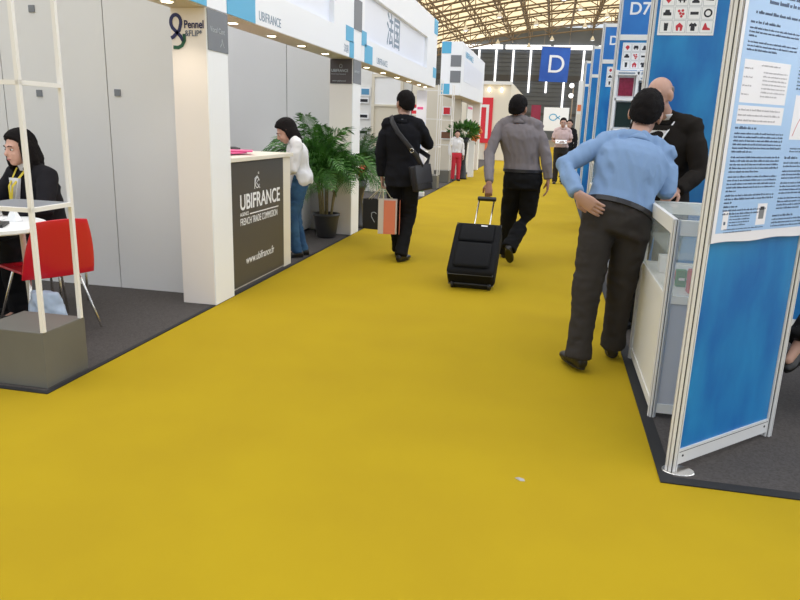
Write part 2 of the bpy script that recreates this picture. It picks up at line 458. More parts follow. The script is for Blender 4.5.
fascia(9.065,14.98,'white header over the second stand with large grey characters',
  [(9.07,9.30,2.42,2.60,'sq_teal'),(9.22,9.62,2.222,2.45,'sq_teal'),(14.55,14.975,3.25,3.528,'sq_teal'),(14.6,14.975,2.40,2.6,'sq_teal')],
  9.2,13.85,big2,(9.9,10.9,11.9,12.9,13.9,14.6))
# end of the row: return of the header towards the back
# ---------------------------------------------------------------- display towers
def tower(y,label,first=[None]):
    if first[0] is None:
        r=thing('display_tower',(-2.735,3.19,0),label,'display stand','white open display towers on grey plinths')
        MB().mt('box_grey').bbox(-2.945,-2.545,3.0,3.345,.006,.318,.004).build('plinth',r)
        for x,yy in ((-2.93,3.015),(-2.56,3.015),(-2.56,3.315)):
            if 1:
                MB().mt('tower_white').bbox(x-.0,x+.022 if x<-2.7 else x+.0+.022,yy-.011,yy+.011,.318,2.45,.002).build('post',r)
        for z in (.955,1.575,2.20):
            f=MB().mt('tower_white')
            f.box(-2.93,-2.538,3.004,3.026,z,z+.022)
            f.box(-2.56,-2.538,3.026,3.304,z,z+.022)
            f.build('shelf_frame',r)
        MB().mt('sq_grey').box(-2.91,-2.561,3.027,3.326,.966,.976).build('shelf',r)
        first[0]=r; return r
    c=copy_tree(first[0]); c.location.y=y; tag(c,label); return c
tower(3.19,'white open display tower on a grey plinth, nearest to the camera')
tower(16.2,'white open display tower on a grey plinth at the end of the second stand')
tower(18.15,'white open display tower on a grey plinth, farthest down the aisle')

# ---------------------------------------------------------------- reception desk
r=thing('reception_desk',(-2.85,6.0,0),'cream reception desk with a dark brown front panel carrying white lettering','desk')
b=MB().mt('desk_cream'); b.box(-3.05,-2.57,5.22,5.26,.006,1.10); b.box(-3.05,-2.57,6.60,6.66,.006,1.10); b.box(-2.62,-2.575,5.26,6.6,.006,1.10); b.box(-2.575,-2.56,6.46,6.66,.006,1.10)
b.build('carcass',r)
MB().mt('desk_cream').bbox(-3.10,-2.54,5.215,6.70,1.10,1.135,.004).build('desktop',r)
MB().mt('desk_dark').box(-2.575,-2.555,5.26,6.455,.03,1.095).build('front_panel',r)
t=MB().mt('ink_white'); X=-2.5545
t.text('UBIFRANCE',.185,FX(5.46,.69,X),sx=.93,bold=.003); t.box(X,X+.001,5.66,6.32,.635,.645)
t.text('AGENCE',.045,FX(5.46,.635,X)); t.text('FRENCH TRADE COMMISSION',.088,FX(5.46,.555,X),sx=.70)
w2=MB().mt('ink_white'); w2.text('www.ubifrance.fr',.10,FX(5.56,.205,X),sx=.92); w2.build('web_lettering',r)
strip(t,arc(.0,.0,.045,.045,20,340),.004,FX(5.83,.90,X)); strip(t,[(-.06,-.05),(-.05,.04),(.0,.06),(.035,.03),(-.02,.0),(.055,-.05)],.004,FX(5.83,.90,X)); strip(t,arc(0,0,.008,.008,0,360),.003,FX(5.86,.985,X))
t.build('lettering',r)
for i,(x,y,rz,m,lab) in enumerate([(-2.86,5.62,.15,'paper_pink','pink brochure lowest in the fanned pile on the reception desk'),(-2.82,5.78,-.2,'paper_pink','pink brochure lying over the others on the reception desk'),(-2.78,5.98,.4,'paper_pink','pink brochure at the right end of the pile on the reception desk')]):
    M=Matrix.Translation((x,y,1.137+.012*i))@Matrix.Rotation(rz,4,'Z'); b=MB().mt(m); b.bbox(-.11,.11,-.15,.15,0,.011,.002,M); b.mt('paper_white').box(-.112,.108,-.148,.148,.002,.009,M)
    tag(b.build('brochure'),lab,'brochure','pink brochures on the reception desk')
b=MB().mt('black_plastic'); b.lathe([(.06,0),(.075,.03),(.07,.045),(.03,.055)],(-2.96,6.2,1.136)); tag(b.build('desk_dish',smooth=True),'small dark dish on the reception desk behind the pink brochures','dish')
# white cabinet by the partition
r=thing('low_cabinet',(-3.5,8.7,0),'low white cabinet against the grey partition left of the palm','cabinet')
MB().mt('white_paint').bbox(-3.82,-3.16,8.50,8.97,.03,.98,.004).build('body',r)
MB().mt('black_plastic').box(-3.80,-3.18,8.52,8.95,.006,.03).build('plinth',r)
MB().mt('white_paint').bbox(-3.81,-3.495,8.485,8.50,.05,.96,.003).build('door',r); MB().mt('white_paint').bbox(-3.485,-3.17,8.485,8.50,.05,.96,.003).build('door',r)

# ---------------------------------------------------------------- palms
def frond_mesh(L, up, droop, nl, lw, seed, m, ll=.30):
    rnd=random.Random(seed); b=MB().mt(m); pts=[]
    for i in range(13):
        t=i/12; pts.append(V((0, L*t*(.35+.65*t)*math.cos(up)*1.0+L*.25*t, L*(t*math.sin(up)-droop*t*t*t))))
    b.tube(pts,[.006*(1-.75*i/12) for i in range(13)],5)
    for i in range(nl):
        t=.22+.78*i/(nl-1); k=t*12; j=min(int(k),11); p=pts[j].lerp(pts[j+1],k-j); d=(pts[j+1]-pts[j]).normalized()
        l=ll*(math.sin(PI*min(1,.18+.8*t))**.6)*rnd.uniform(.85,1.1)
        for s in (-1,1):
            side=V((s,0,0)); up_=d.cross(side)*s
            dirv=(side*.62+d*1.0+V((0,0,.25))).normalized(); w=d*lw*.95
            tip=p+dirv*l+V((0,0,-.38*l*rnd.uniform(.5,1.4))); mid=p+dirv*l*.5+V((0,0,.03*l))
            b.add([p-w*.4,p+w*.4,mid+w,mid-w,tip],[(0,1,2,3),(3,2,4)])
    return b
def palm(loc,label,H,spread,nf,m,seed,pot,back=True,ll=.34):
    rnd=random.Random(seed); r=thing('potted_palm',loc,label,'plant'); L=V(loc)
    MB().mt('pot_dark').lathe([(.11*pot,.0),(.125*pot,.02),(.155*pot,.22*pot),(.165*pot,.27*pot),(.172*pot,.28*pot),(.172*pot,.31*pot),(.15*pot,.31*pot),(.148*pot,.27*pot)],L).build('pot',r,smooth=True)
    MB().mt('soil').lathe([(.15*pot,.25*pot),(.148*pot,.275*pot),(.02,.29*pot)],L).build('soil',r)
    bases=[]
    for i in range(9):
        a=2*PI*i/9+rnd.uniform(-.3,.3); q=V((math.cos(a),math.sin(a),0))*rnd.uniform(.02,.10)*pot
        h=rnd.uniform(.30,.52)*H; top=q*2.0+V((0,0,.27*pot+h)); bases.append((top,a))
        MB().mt('cane').tube([L+q+V((0,0,.26*pot)),L+q*1.4+V((0,0,.27*pot+h*.5)),L+top],[.014,.012,.009],7).build('cane',r,smooth=True)
    protos=[frond_mesh(.86,math.radians(u),dr,22,.011,s,m,ll).mesh('frond') for s,(u,dr) in enumerate([(74,.35),(62,.55),(48,.60),(35,.55),(80,.2)])]
    for i in range(nf):
        top,a=bases[i%9]; az=rnd.uniform(0,2*PI); ch=rnd.choice([0,0,1,1,2,2,3,4])
        k=spread*rnd.uniform(.7,1.05)
        fy,fx=math.cos(az),-math.sin(az)
        if fy>.15 and back: ch=rnd.choice([0,4]); k*=.62
        pm=protos[ch]
        o=bpy.data.objects.new('frond',pm); COL.objects.link(o); o.parent=r
        o.location=top-V((0,0,rnd.uniform(0,.12))); o.rotation_euler=(rnd.uniform(-.1,.1),0,az); o.scale=(k,k,k*rnd.uniform(.85,1.1))
    return r
palm((-2.75,8.42,.006),'tall feathery green palm in a dark round pot beside the cream pillar',1.10,1.12,96,'leaf',3,1.0)
palm((-2.80,9.95,.006),'smaller dark green palm standing beyond the cream pillar',1.15,.95,60,'leaf_dark',8,.95,False)
# red balls / flowers by the second palm
b=MB().mt('flower_red')
for i in range(9):
    a=i*2.4; b.ell((-2.60+.05*math.cos(a),9.42+.05*math.sin(a),.80+.012*i-.05),(.045,.045,.05),n=8)
rf=thing('red_flower_pot',(-2.60,9.42,.006),'dark pedestal pot holding a round bunch of red flowers beyond the cream pillar','flower pot')
MB().mt('pot_dark').lathe([(.10,0),(.06,.05),(.05,.45),(.10,.56),(.11,.66),(.095,.66),(.09,.60)],(-2.60,9.42,.006)).build('pedestal_pot',rf,smooth=True)
b.build('flowers',rf,smooth=True)
MB().mt('leaf_dark').ell((-2.6,9.42,.72),(.08,.08,.07)).build('foliage',rf,smooth=True)

# ---------------------------------------------------------------- meeting table, chair
r=thing('meeting_table',(-3.72,3.72,0),'white round topped meeting table in the left stand behind the display tower','table')
def sel(cx,cy,rx,ry,z0,z1,b,n=40):
    b.loft([(V((cx,cy,z0)),V((1,0,0)),V((0,1,0)),rx-.01,ry-.01),(V((cx,cy,z0+.008)),V((1,0,0)),V((0,1,0)),rx,ry),(V((cx,cy,z1-.006)),V((1,0,0)),V((0,1,0)),rx,ry),(V((cx,cy,z1)),V((1,0,0)),V((0,1,0)),rx-.008,ry-.008)],n)
b=MB().mt('white_paint'); sel(-3.72,3.72,.60,.42,.715,.75,b); b.build('tabletop',r,smooth=False)
for x,y in ((-3.42,3.50),(-3.42,3.94),(-4.05,3.50),(-4.05,3.94)):
    MB().mt('desk_cream').tube([(x,y,.72),(x+(.02 if x>-3.8 else -.02),y,.02)],.018,10).build('leg',r,smooth=True)
b=MB().mt('black_plastic'); M=Matrix.Translation((-3.42,3.62,.751))@Matrix.Rotation(.5,4,'Z'); b.bbox(-.13,.13,-.09,.09,0,.018,.003,M); tag(b.build('notebook'),'closed dark notebook on the white meeting table','notebook')
for i,(x,y,rz) in enumerate([(-3.62,3.90,.3),(-3.92,3.80,-.2)]):
    M=Matrix.Translation((x,y,.7515))@Matrix.Rotation(rz,4,'Z'); b=MB().mt('paper_white'); b.box(-.105,.105,-.148,.148,0,.004,M)
    tag(b.build('paper_sheet'),['loose white papers on the meeting table nearer the red chair','loose white papers on the meeting table near its left end'][i],'papers','papers on the meeting table')
# tent card
b=MB().mt('paper_white'); M=Matrix.Translation((-3.40,3.86,.752)); b.add([M@V(p) for p in ((-.04,-.03,0),(.04,-.03,0),(.04,.03,0),(-.04,.03,0),(-.005,0,.10),(.005,0,.10))],[(0,1,5,4),(3,4,5,2),(0,4,3),(1,2,5),(0,3,2,1)])
tag(b.build('tent_card'),'small pointed white card standing on the meeting table','card')
def red_chair(loc,rz,label):
    r=thing('meeting_chair',loc,label,'chair',rz=rz)
    # local: sitter faces +Y ; backrest at -Y
    vs=[];N=12;Mh=9
    def back(u,v):  # u -1..1, v 0..1
        w=.225*(1.04-.30*v*v); x=u*w; y=-.20-.10*v+.035*(1-u*u)*-1+.0; z=.40+.39*v-.05*v*u*u*.3
        return V((x,y,z))
    def seat(u,v):
        return V((u*.225*(1-.05*v),-.20+.42*v,.44-.03*math.sin(PI*min(1,v))*(1-u*u)-.01*v-.035*(1 if v<.01 else 0)*0))
    def slab(fn,nu,nv,th,nrm):
        b=MB().mt('red_plastic'); A=[];B=[]
        for j in range(nv+1):
            for i in range(nu+1):
                p=fn(-1+2*i/nu,j/nv); A.append(p+nrm*th/2);B.append(p-nrm*th/2)
        k=(nu+1); n0=len(A); f=[]
        for j in range(nv):
            for i in range(nu):
                q=j*k+i; f.append((q,q+1,q+k+1,q+k)); f.append((n0+q,n0+q+k,n0+q+k+1,n0+q+1))
        for i in range(nu): f.append((i,n0+i,n0+i+1,i+1)); q=nv*k+i; f.append((q,q+1,n0+q+1,n0+q))
        for j in range(nv): q=j*k; f.append((q,q+k,n0+q+k,n0+q)); q=j*k+nu; f.append((q,n0+q,n0+q+k,q+k))
        return b.add(A+B,f)
    slab(back,12,8,.014,V((0,1,0))).build('backrest',r,smooth=True,local=True,bevel=.004)
    slab(seat,12,8,.016,V((0,0,1))).build('seat',r,smooth=True,local=True,bevel=.004)
    for sx in (-1,1):
        for sy in (-1,1):
            MB().mt('chrome').tube([(sx*.15,sy*.13,.425),(sx*.235,sy*.25,.012)],.009,8).build('leg',r,smooth=True,local=True)
    MB().mt('chrome').tube([(-.16,-.13,.42),(.16,-.13,.42),(.16,.13,.42),(-.16,.13,.42),(-.16,-.13,.42)],.008,8).build('seat_frame',r,smooth=True,local=True)
    return r
red_chair((-3.29,3.97,.006),math.radians(62),'glossy red moulded chair with thin metal legs at the meeting table')
# pale blue plastic bag on the floor behind the tower
b=MB().mt('film_blue'); b.loft([(V((-3.10,3.72,.006)),V((1,0,0)),V((0,1,0)),.13,.07),(V((-3.10,3.72,.08)),V((1,0,0)),V((0,1,0)),.15,.09),(V((-3.09,3.71,.22)),V((1,0,0)),V((0,1,0)),.12,.06),(V((-3.10,3.71,.33)),V((1,0,0)),V((0,1,0)),.10,.03)],18)
bb=b.remesh(.012,2,(.012,14,(1,1,.6))); tag(bb.build('plastic_bag',smooth=True),'crumpled pale blue plastic bag on the floor behind the display tower','bag')

# ================================================================ RIGHT STANDS
def post(b,x,y,z0,z1,s=.02,rz=0):
    """octagonal aluminium system post with dark grooves"""
    M=Matrix.Translation((x,y,0))@Matrix.Rotation(rz,4,'Z')
    prof=[]
    for k in range(8):
        a=PI/4*k
        c=V((math.cos(a),math.sin(a),0)); t=V((-c.y,c.x,0))
        for w in (-.40,-.12): prof.append(c*s+t*s*w)
        prof.append(c*s*.62+t*s*-.12); prof.append(c*s*.62+t*s*.12)
        for w in (.12,.40): prof.append(c*s+t*s*w)
    n=len(prof); b.mt('aluminium')
    vs=[M@(p+V((0,0,z0))) for p in prof]+[M@(p+V((0,0,z1))) for p in prof]
    b.add(vs,[(i,(i+1)%n,n+(i+1)%n,n+i) for i in range(n)]+[tuple(range(n))[::-1],tuple(range(n,2*n))])
    b.mt('groove').tube([M@V((0,0,z0)),M@V((0,0,z1))],s*.66,12,round_ends=False)
    return b
# angled display panel
A=V((.635,2.965,0)); B_=V((1.165,3.485,0)); D=(B_-A).normalized(); Nn=V((D.y,-D.x,0)); Lp=(B_-A).length
def FP(u,z,off=0): return frame(A+D*u+Nn*off+V((0,0,z)),D,Nn)
ang=math.atan2(D.y,D.x)
r=thing('exhibition_screen',tuple((A+B_)/2),'blue display panel in an aluminium frame set at an angle at the stand corner','display panel')
post(MB(),A.x,A.y,.006,2.5,.024,ang).build('post',r); post(MB(),B_.x,B_.y,.006,2.5,.024,ang).build('post',r)
PM=frame(A,D,V((0,0,1)))  # x along, z up
def pbox(b,u0,u1,o0,o1,z0,z1):
    vs=[A+D*u+Nn*o+V((0,0,z)) for z in (z0,z1) for o in (o0,o1) for u in (u0,u1)]
    return b.add(vs,[(0,2,3,1),(4,5,7,6),(0,1,5,4),(2,6,7,3),(0,4,6,2),(1,3,7,5)])
pbox(MB().mt('aluminium'),.024,Lp-.024,-.012,.012,.03,.10).build('rail',r)
pbox(MB().mt('aluminium'),.024,Lp-.024,-.012,.012,2.42,2.48).build('rail',r)
pbox(MB().mt('blue_board'),.024,Lp-.024,-.004,.004,.10,2.42).build('board',r)
for u in (.055,Lp-.05):
    MB().mt('groove').loft([(A+D*u+Nn*.012+V((0,0,.067)),D,V((0,0,1)),.006,.006),(A+D*u+Nn*.0145+V((0,0,.067)),D,V((0,0,1)),.005,.005)],10).build('bolt',r)
b=MB().mt('groove'); pbox(b,.024,Lp-.024,.0121,.0126,.086,.089); b.build('rail_groove',r)
MB().mt('chrome').loft([(V((A.x+.03,A.y+.0,.006)),V((1,0,0)),V((0,1,0)),.07,.05),(V((A.x+.03,A.y,.009)),V((1,0,0)),V((0,1,0)),.068,.048)],20).build('foot_plate',r)
# the large text poster hung over it
r=thing('text_poster',tuple(A+D*.38+Nn*.03+V((0,0,1.03))),'pale blue poster full of small dark text hung on the angled panel','poster')
u0,u1,z0p,z1p=.006,Lp+.005,1.022,2.30
b=MB().mt('poster_white'); seg=14
for i in range(seg):
    ua=u0+(u1-u0)*i/seg; ub=u0+(u1-u0)*(i+1)/seg
    oa=.0285; za=z0p+.012*math.sin(i*.9)*.3; zb=z0p+.012*math.sin((i+1)*.9)*.3
    b.add([A+D*ua+Nn*oa+V((0,0,za)),A+D*ub+Nn*oa+V((0,0,zb)),A+D*ub+Nn*oa+V((0,0,z1p)),A+D*ua+Nn*oa+V((0,0,z1p)),
           A+D*ua+Nn*(oa-.0012)+V((0,0,za)),A+D*ub+Nn*(oa-.0012)+V((0,0,zb)),A+D*ub+Nn*(oa-.0012)+V((0,0,z1p)),A+D*ua+Nn*(oa-.0012)+V((0,0,z1p))],
          [(0,1,2,3),(7,6,5,4),(0,4,5,1),(2,6,7,3)])
b.build('sheet',r)
MBp=MB().mt('poster_blue'); pbox(MBp,u0+.022,u1,.0287,.0291,1.062,z1p-.02); MBp.build('printed_ground',r)
rnd=random.Random(4)
def textblock(b,ua,ub,zt,lines,lh=.0142,xh=.0072,last=.6,th=.0296,center=False):
    for i in range(lines):
        z=zt-i*lh; u=ua; end=ub if i<lines-1 else ua+(ub-ua)*last
        if center: w=(ub-ua)*rnd.uniform(.6,.95); u=(ua+ub)/2-w/2; end=u+w
        while u<end:
            nl=rnd.randint(2,9)
            for k in range(nl):
                if u>end: break
                h=xh*rnd.choice([.75,.75,.75,1.1]); w=xh*.42
                b.add([A+D*(u)+Nn*th+V((0,0,z)),A+D*(u+w)+Nn*th+V((0,0,z)),A+D*(u+w)+Nn*th+V((0,0,z+h)),A+D*u+Nn*th+V((0,0,z+h))],[(0,1,2,3)]); u+=xh*.56
            u+=xh*.55
b=MB().mt('ink_text')
textblock(b,.10,.70,2.02,4,.026,.014,center=True); textblock(b,.08,.72,1.90,1,.02,.011,last=1)
textblock(b,.055,.30,1.865,1,.02,.010,last=.8); textblock(b,.055,.40,1.845,3,last=.15)
textblock(b,.055,.40,1.795,3,last=.6)
textblock(b,.055,.20,1.475,1,.02,.010,last=1); textblock(b,.055,.40,1.455,6,last=.4); textblock(b,.055,.40,1.362,5,last=.6)
textblock(b,.055,.40,1.285,5,last=.2); textblock(b,.055,.40,1.21,3,last=.15); textblock(b,.055,.15,1.165,1,last=1); textblock(b,.055,.36,1.15,2,last=.9)
textblock(b,.11,.25,1.125,4,.012,.006,last=.8); textblock(b,.08,.36,1.073,2,.012,.005,last=.7)
textblock(b,.44,.54,1.83,1,.02,.010,last=1); textblock(b,.44,.74,1.812,13,last=.5)
textblock(b,.47,.74,1.40,2,.012,.006,last=.8)
textblock(b,.44,.54,1.36,1,.02,.010,last=1); textblock(b,.44,.74,1.34,2,last=.8); textblock(b,.44,.74,1.305,3,last=.6); textblock(b,.44,.74,1.255,4,last=.6); textblock(b,.44,.74,1.19,4,last=.6)
textblock(b,.42,.58,1.115,1,.02,.009,last=1); textblock(b,.42,.74,1.10,3,last=.8)
b.build('text_lines',r,fixn=False)
b=MB().mt('poster_white')
for q in ((.055,.375,1.575,1.735),(.055,.375,1.495,1.565),(.45,.74,1.44,1.62),(.30,.37,1.085,1.175),(.062,.10,1.075,1.15)): pbox(MB().mt('poster_white'),q[0],q[1],.0291,.0294,q[2],q[3]).build('white_inset',r)
for q in ((.06,.12,1.70,4,.032,.006,.8),(.17,.30,1.715,1,.02,.006,1),(.19,.36,1.69,7,.015,.006,.7),(.06,.35,1.545,3,.02,.007,.9)):
    b=MB().mt('ink_textlight'); textblock(b,*q,th=.0297); b.build('inset_text',r,fixn=False)
b=MB().mt('sq_grey'); pbox(b,.315,.352,.0294,.0297,1.11,1.15); b.mt('ink_black'); pbox(b,.32,.348,.0294,.0298,1.148,1.162); b.mt('ink_grey'); pbox(b,.072,.085,.0294,.0297,1.095,1.108)
b.build('printed_picture',r)
b=MB().mt('ink_red'); pts=[(i/20*.25,.15*(1-math.exp(-i/5))) for i in range(21)]; strip(b,pts,.0015,FP(.47,1.455,.0294),.0003); b.build('printed_curve',r)

# glass display counter
def counter(x0,y0,label,group,w=.50,l=1.0,contents=True,rz=None):
    r=thing('display_counter',(x0+w/2,y0+l/2,0),label,'counter',group)
    h=1.04; s=.017
    for x in (x0+s,x0+w-s):
        for y in (y0+s,y0+l-s):
            b=MB(); post(b,x,y,.006,h,.02); b.build('post',r)
    for z0,z1 in ((.03,.08),(.62,.66),(h-.075,h)):
        b=MB().mt('counter_white'); b.box(x0+.008,x0+.030,y0+.030,y0+l-.030,z0,z1); b.box(x0+w-.030,x0+w-.008,y0+.030,y0+l-.030,z0,z1)
        b.box(x0+.012,x0+w-.012,y0+.008,y0+.030,z0,z1); b.box(x0+.012,x0+w-.012,y0+l-.030,y0+l-.008,z0,z1); b.build('rail',r)
    b=MB().mt('counter_white'); b.box(x0+.014,x0+.022,y0+.03,y0+l-.03,.08,.62); b.build('side_panel',r)
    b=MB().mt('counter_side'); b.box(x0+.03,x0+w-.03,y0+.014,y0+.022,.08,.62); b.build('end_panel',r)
    b=MB().mt('counter_white'); b.box(x0+.03,x0+w-.03,y0+l-.022,y0+l-.014,.08,.62); b.build('end_panel',r)
    b=MB().mt('counter_white'); b.box(x0+.023,x0+w-.023,y0+.023,y0+l-.023,.635,.65); b.build('shelf',r)
    b=MB().mt('glass'); b.box(x0+.0135,x0+.0185,y0+.03,y0+l-.03,.66,h-.075); b.build('glass_pane',r)
    b=MB().mt('glass'); b.box(x0+.03,x0+w-.03,y0+.0135,y0+.0185,.66,h-.075); b.build('glass_pane',r)
    b=MB().mt('glass'); b.box(x0+.031,x0+w-.031,y0+.031,y0+l-.031,h-.010,h-.004); b.build('glass_top',r)
    b=MB().mt('glass'); b.box(x0+.03,x0+w-.03,y0+.03,y0+l-.03,.84,.846); b.build('glass_shelf',r)
    return r
counter(.613,3.55,'white aluminium and glass display counter the man in blue leans on',None)
counter(.63,7.55,'white aluminium and glass display counter farther back beside the D7 wall',None)
counter(.63,10.35,'white aluminium and glass display counter farthest along the blue partitions',None)
for i,(x,y,z,sx,sy,sz,m,lab) in enumerate([
  (.80,3.72,.651,.10,.07,.12,'red_box','red packet at the near end of the glass counter'),
  (.93,3.75,.651,.07,.06,.08,'black_plastic','black packet beside the red packet in the glass counter'),
  (.80,4.0,.651,.12,.10,.05,'red_box','flat red carton mid way along the glass counter shelf'),
  (.72,4.25,.651,.08,.08,.10,'ink_white','white carton at the far end of the glass counter'),
  (.74,3.86,.651,.05,.05,.09,'green_box','small green packet in the glass counter')]):
    b=MB().mt(m); b.bbox(x-sx/2,x+sx/2,y-sy/2,y+sy/2,z,z+sz,.003); b.mt('ink_white').box(x-sx*.3,x+sx*.3,y-sy/2-.001,y-sy/2,z+sz*.4,z+sz*.55)
    tag(b.build('product_packet'),lab,'packet','packets in the glass counter')
for i,(x,y,m,lab) in enumerate([(.86,3.80,'red_box','red packet on the upper glass shelf of the counter'),(.95,3.70,'ink_white','white packet on the upper glass shelf of the counter')]):
    b=MB().mt(m); b.bbox(x-.04,x+.04,y-.03,y+.03,.847,.90,.003); tag(b.build('product_packet'),lab,'packet','packets in the glass counter')

# icon poster
def icon_poster(x0,y,z0,label,group,rows=3,colsn=4,s=.092):
    r=thing('icon_poster',(x0+colsn*s/2,y,z0),label,'poster',group)
    W=colsn*s; Hh=rows*s
    MB().mt('paper_white').box(x0-.008,x0+W+.008,y-.003,y,z0-.012,z0+Hh+.008).build('sheet',r)
    f=MB().mt('ink_light'); ic={'ink_black':MB().mt('ink_black'),'ink_red':MB().mt('ink_red')}
    kinds=[['shirt4','house','shirt','shoe'],['sofa','dots','bar','ring'],['diamond','truck','bag','heel']]
    for j in range(rows):
        for i in range(colsn):
            a=x0+i*s; c=z0+j*s; t=.0035
            for (p,q,u,v) in ((a+t,a+s-t,c+t,c+t*1.8),(a+t,a+s-t,c+s-t*1.8,c+s-t),(a+t,a+t*1.8,c+t,c+s-t),(a+s-t*1.8,a+s-t,c+t,c+s-t)):
                f.box(p,q,y-.0038,y-.003,u,v)
            k=kinds[j%3][i]; col='ink_red' if k in('house','dots','diamond') or (k=='shoe') else 'ink_black'; g=MB().mt(col)
            M=frame((a+s/2,y-.003,c+s/2),(1,0,0),(0,-1,0)); T=.0012; z=s*.30
            P=lambda pts: g.prism([(p*z,q*z) for p,q in pts],M,T)
            if k=='shirt': P([(-.5,-1),(.5,-1),(.5,.2),(.75,0),(1,.4),(.4,1),(.15,.75),(-.15,.75),(-.4,1),(-1,.4),(-.75,0),(-.5,.2)])
            elif k=='shirt4': P([(-.4,-1),(.4,-1),(.5,.3),(.5,1),(.1,.8),(0,1),(-.1,.8),(-.5,1),(-.5,.3)])
            elif k=='house': P([(-.7,-1),(-.2,-1),(-.2,-.2),(.2,-.2),(.2,-1),(.7,-1),(.9,.2),(0,1),(-.9,.2)])
            elif k=='shoe': P([(-1,-.8),(1,-.8),(.9,-.4),(.2,-.1),(-.2,.9),(-.5,.9)])
            elif k=='heel': P([(-1,-.2),(1,-.4),(1,-.1),(.1,.1),(-.7,.5),(-1,.3)])
            elif k=='sofa': P([(-1,-.6),(1,-.6),(1,.1),(.6,.2),(.5,.8),(-.5,.8),(-.6,.2),(-1,.1)])
            elif k=='dots':
                for cx_,cy_ in ((-.5,.5),(.4,.6),(-.1,-.1),(.6,-.2),(.2,-.8)): g.prism([(cx_*z+.35*z*math.cos(q*PI/4),cy_*z+.35*z*math.sin(q*PI/4)) for q in range(8)],M,T)
            elif k=='bar': P([(-1,-.4),(1,-.4),(1,.3),(-1,.3)])
            elif k=='ring': strip(g,[(p*1,q*1) for p,q in arc(0,0,z*.85,z*.85,0,360,18)],z*.2,M,T)
            elif k=='diamond': P([(0,-1),(.8,0),(.5,.8),(-.3,.9),(-.9,.1)])
            elif k=='truck': P([(-1,-.4),(-.6,-.4),(-.6,-.8),(-.3,-.8),(-.3,-.3),(.3,-.3),(.3,-.8),(.7,-.8),(.7,-.3),(1,-.3),(.8,.8),(-.8,.8)])
            elif k=='bag': P([(-.9,-.9),(.9,-.9),(.9,-.4),(.6,-.3),(.4,.8),(-.3,.9),(-.6,-.3),(-.9,-.4)])
            g.build('pictogram',r)
    f.build('grid_line',r)
    return r
# partition walls of the right stands, each with a name board on top
def right_wall(y,label,sign='D',shade=0):
    r=thing('partition_wall',(1.9,y,0),label,'partition')
    X0=.62; n=3
    for i in range(n+1):
        b=MB(); post(b,X0+.02+i*.99,y,.006,2.5 if i>1 else 3.05,.022); b.build('post',r)
    for i in range(n):
        a=X0+.042+i*.99; c=X0+.02+(i+1)*.99-.022
        MB().mt('blue_board').box(a,c,y-.004,y+.004,.10,2.46).build('board',r)
        MB().mt('counter_white').box(a,c,y-.012,y+.012,.03,.10).build('rail',r); MB().mt('counter_white').box(a,c,y-.012,y+.012,2.46,2.52).build('rail',r)
    a=X0+.042; c=X0+.99-.002
    sb=MB().mt('sign_blue').box(a,c,y-.006,y+.006,2.52,2.99).build('name_board',r)
    MB().mt('counter_white').box(a,c,y-.012,y+.012,2.99,3.04).build('rail',r)
    if sign:
        t=MB().mt('ink_white'); t.text(sign,.185,FY(a+.068,2.735,y-.0065),ext=.0008,bold=.003); t.build('lettering',sb)
    return r
right_wall(5.60,'blue stand partition behind the bald man','D8'); 
right_wall(8.68,'blue stand partition topped by a D7 name board','D7')
right_wall(11.62,'blue stand partition, first beyond the D7 name board','D')
right_wall(14.65,'blue stand partition, second beyond the D7 name board',None)
right_wall(17.7,'blue stand partition, farthest of the row beyond D7',None)
icon_poster(.69,5.596,2.15,'white poster of red and black pictograms above the bald man',None)
icon_poster(.71,8.676,2.15,'white poster of red and black pictograms under the D7 name board',None)
icon_poster(.75,11.616,2.13,'white poster of red and black pictograms on the first wall beyond D7',None,colsn=3)
# framed samples under D7
r=thing('sample_rack',(.85,8.6,1.10),'white rack of framed dark fabric samples under the D7 name board','sample rack')
b=MB().mt('white_paint')
for x in (.665,.895,1.125): b.box(x-.014,x+.014,8.60,8.675,.95,2.13)
for z in (.95,1.19,1.47,1.81,2.10): b.box(.665,1.125,8.60,8.675,z-.014,z+.014)
b.build('frame',r)
for i,(x0,x1,z0,z1,m) in enumerate([(.70,.86,1.85,2.05,'pic_red'),(.695,.875,1.50,1.78,'pic_green'),(.695,.875,1.22,1.44,'pic_dark'),(.925,1.10,1.83,2.0,'pic_dark'),(.925,1.10,1.50,1.78,'pic_green'),(.925,1.10,1.22,1.44,'pic_red'),(.695,.875,.98,1.17,'pic_dark')]):
    MB().mt(m).box(x0,x1,8.64,8.655,z0,z1).build('sample',r)
b=MB().mt('white_paint'); b.box(.685,.875,8.655,8.672,1.2,2.09); b.box(.915,1.11,8.655,8.672,.98,2.09); b.build('backing',r)
b=MB().mt('paper_white'); b.box(.66,.89,8.59,8.60,2.075,2.125); b.mt('ink_sign').box(.68,.86,8.589,8.59,2.09,2.105); b.build('label_strip',r)
b=MB().mt('paper_white'); b.box(.91,1.12,8.59,8.60,2.02,2.125); b.mt('ink_sign').box(.93,1.09,8.589,8.59,2.085,2.11); b.mt('ink_sign').box(.93,1.09,8.589,8.59,2.035,2.05); b.build('label_strip',r)

# tiny litter on the carpet
b=MB().mt('litter'); M=Matrix.Translation((-.015,2.70,.001)); b.add([M@V(p) for p in ((-.022,.012,0),(.004,-.010,0),(.024,-.006,0),(.018,.014,0),(-.004,.02,0),(-.006,.006,.009),(.010,.004,.007))],[(0,1,5),(1,2,6),(1,6,5),(2,3,6),(3,4,6),(4,5,6),(4,0,5),(0,4,3,2,1)])
tag(b.build('paper_scrap'),'tiny crumpled grey scrap lying alone on the yellow carpet','litter')

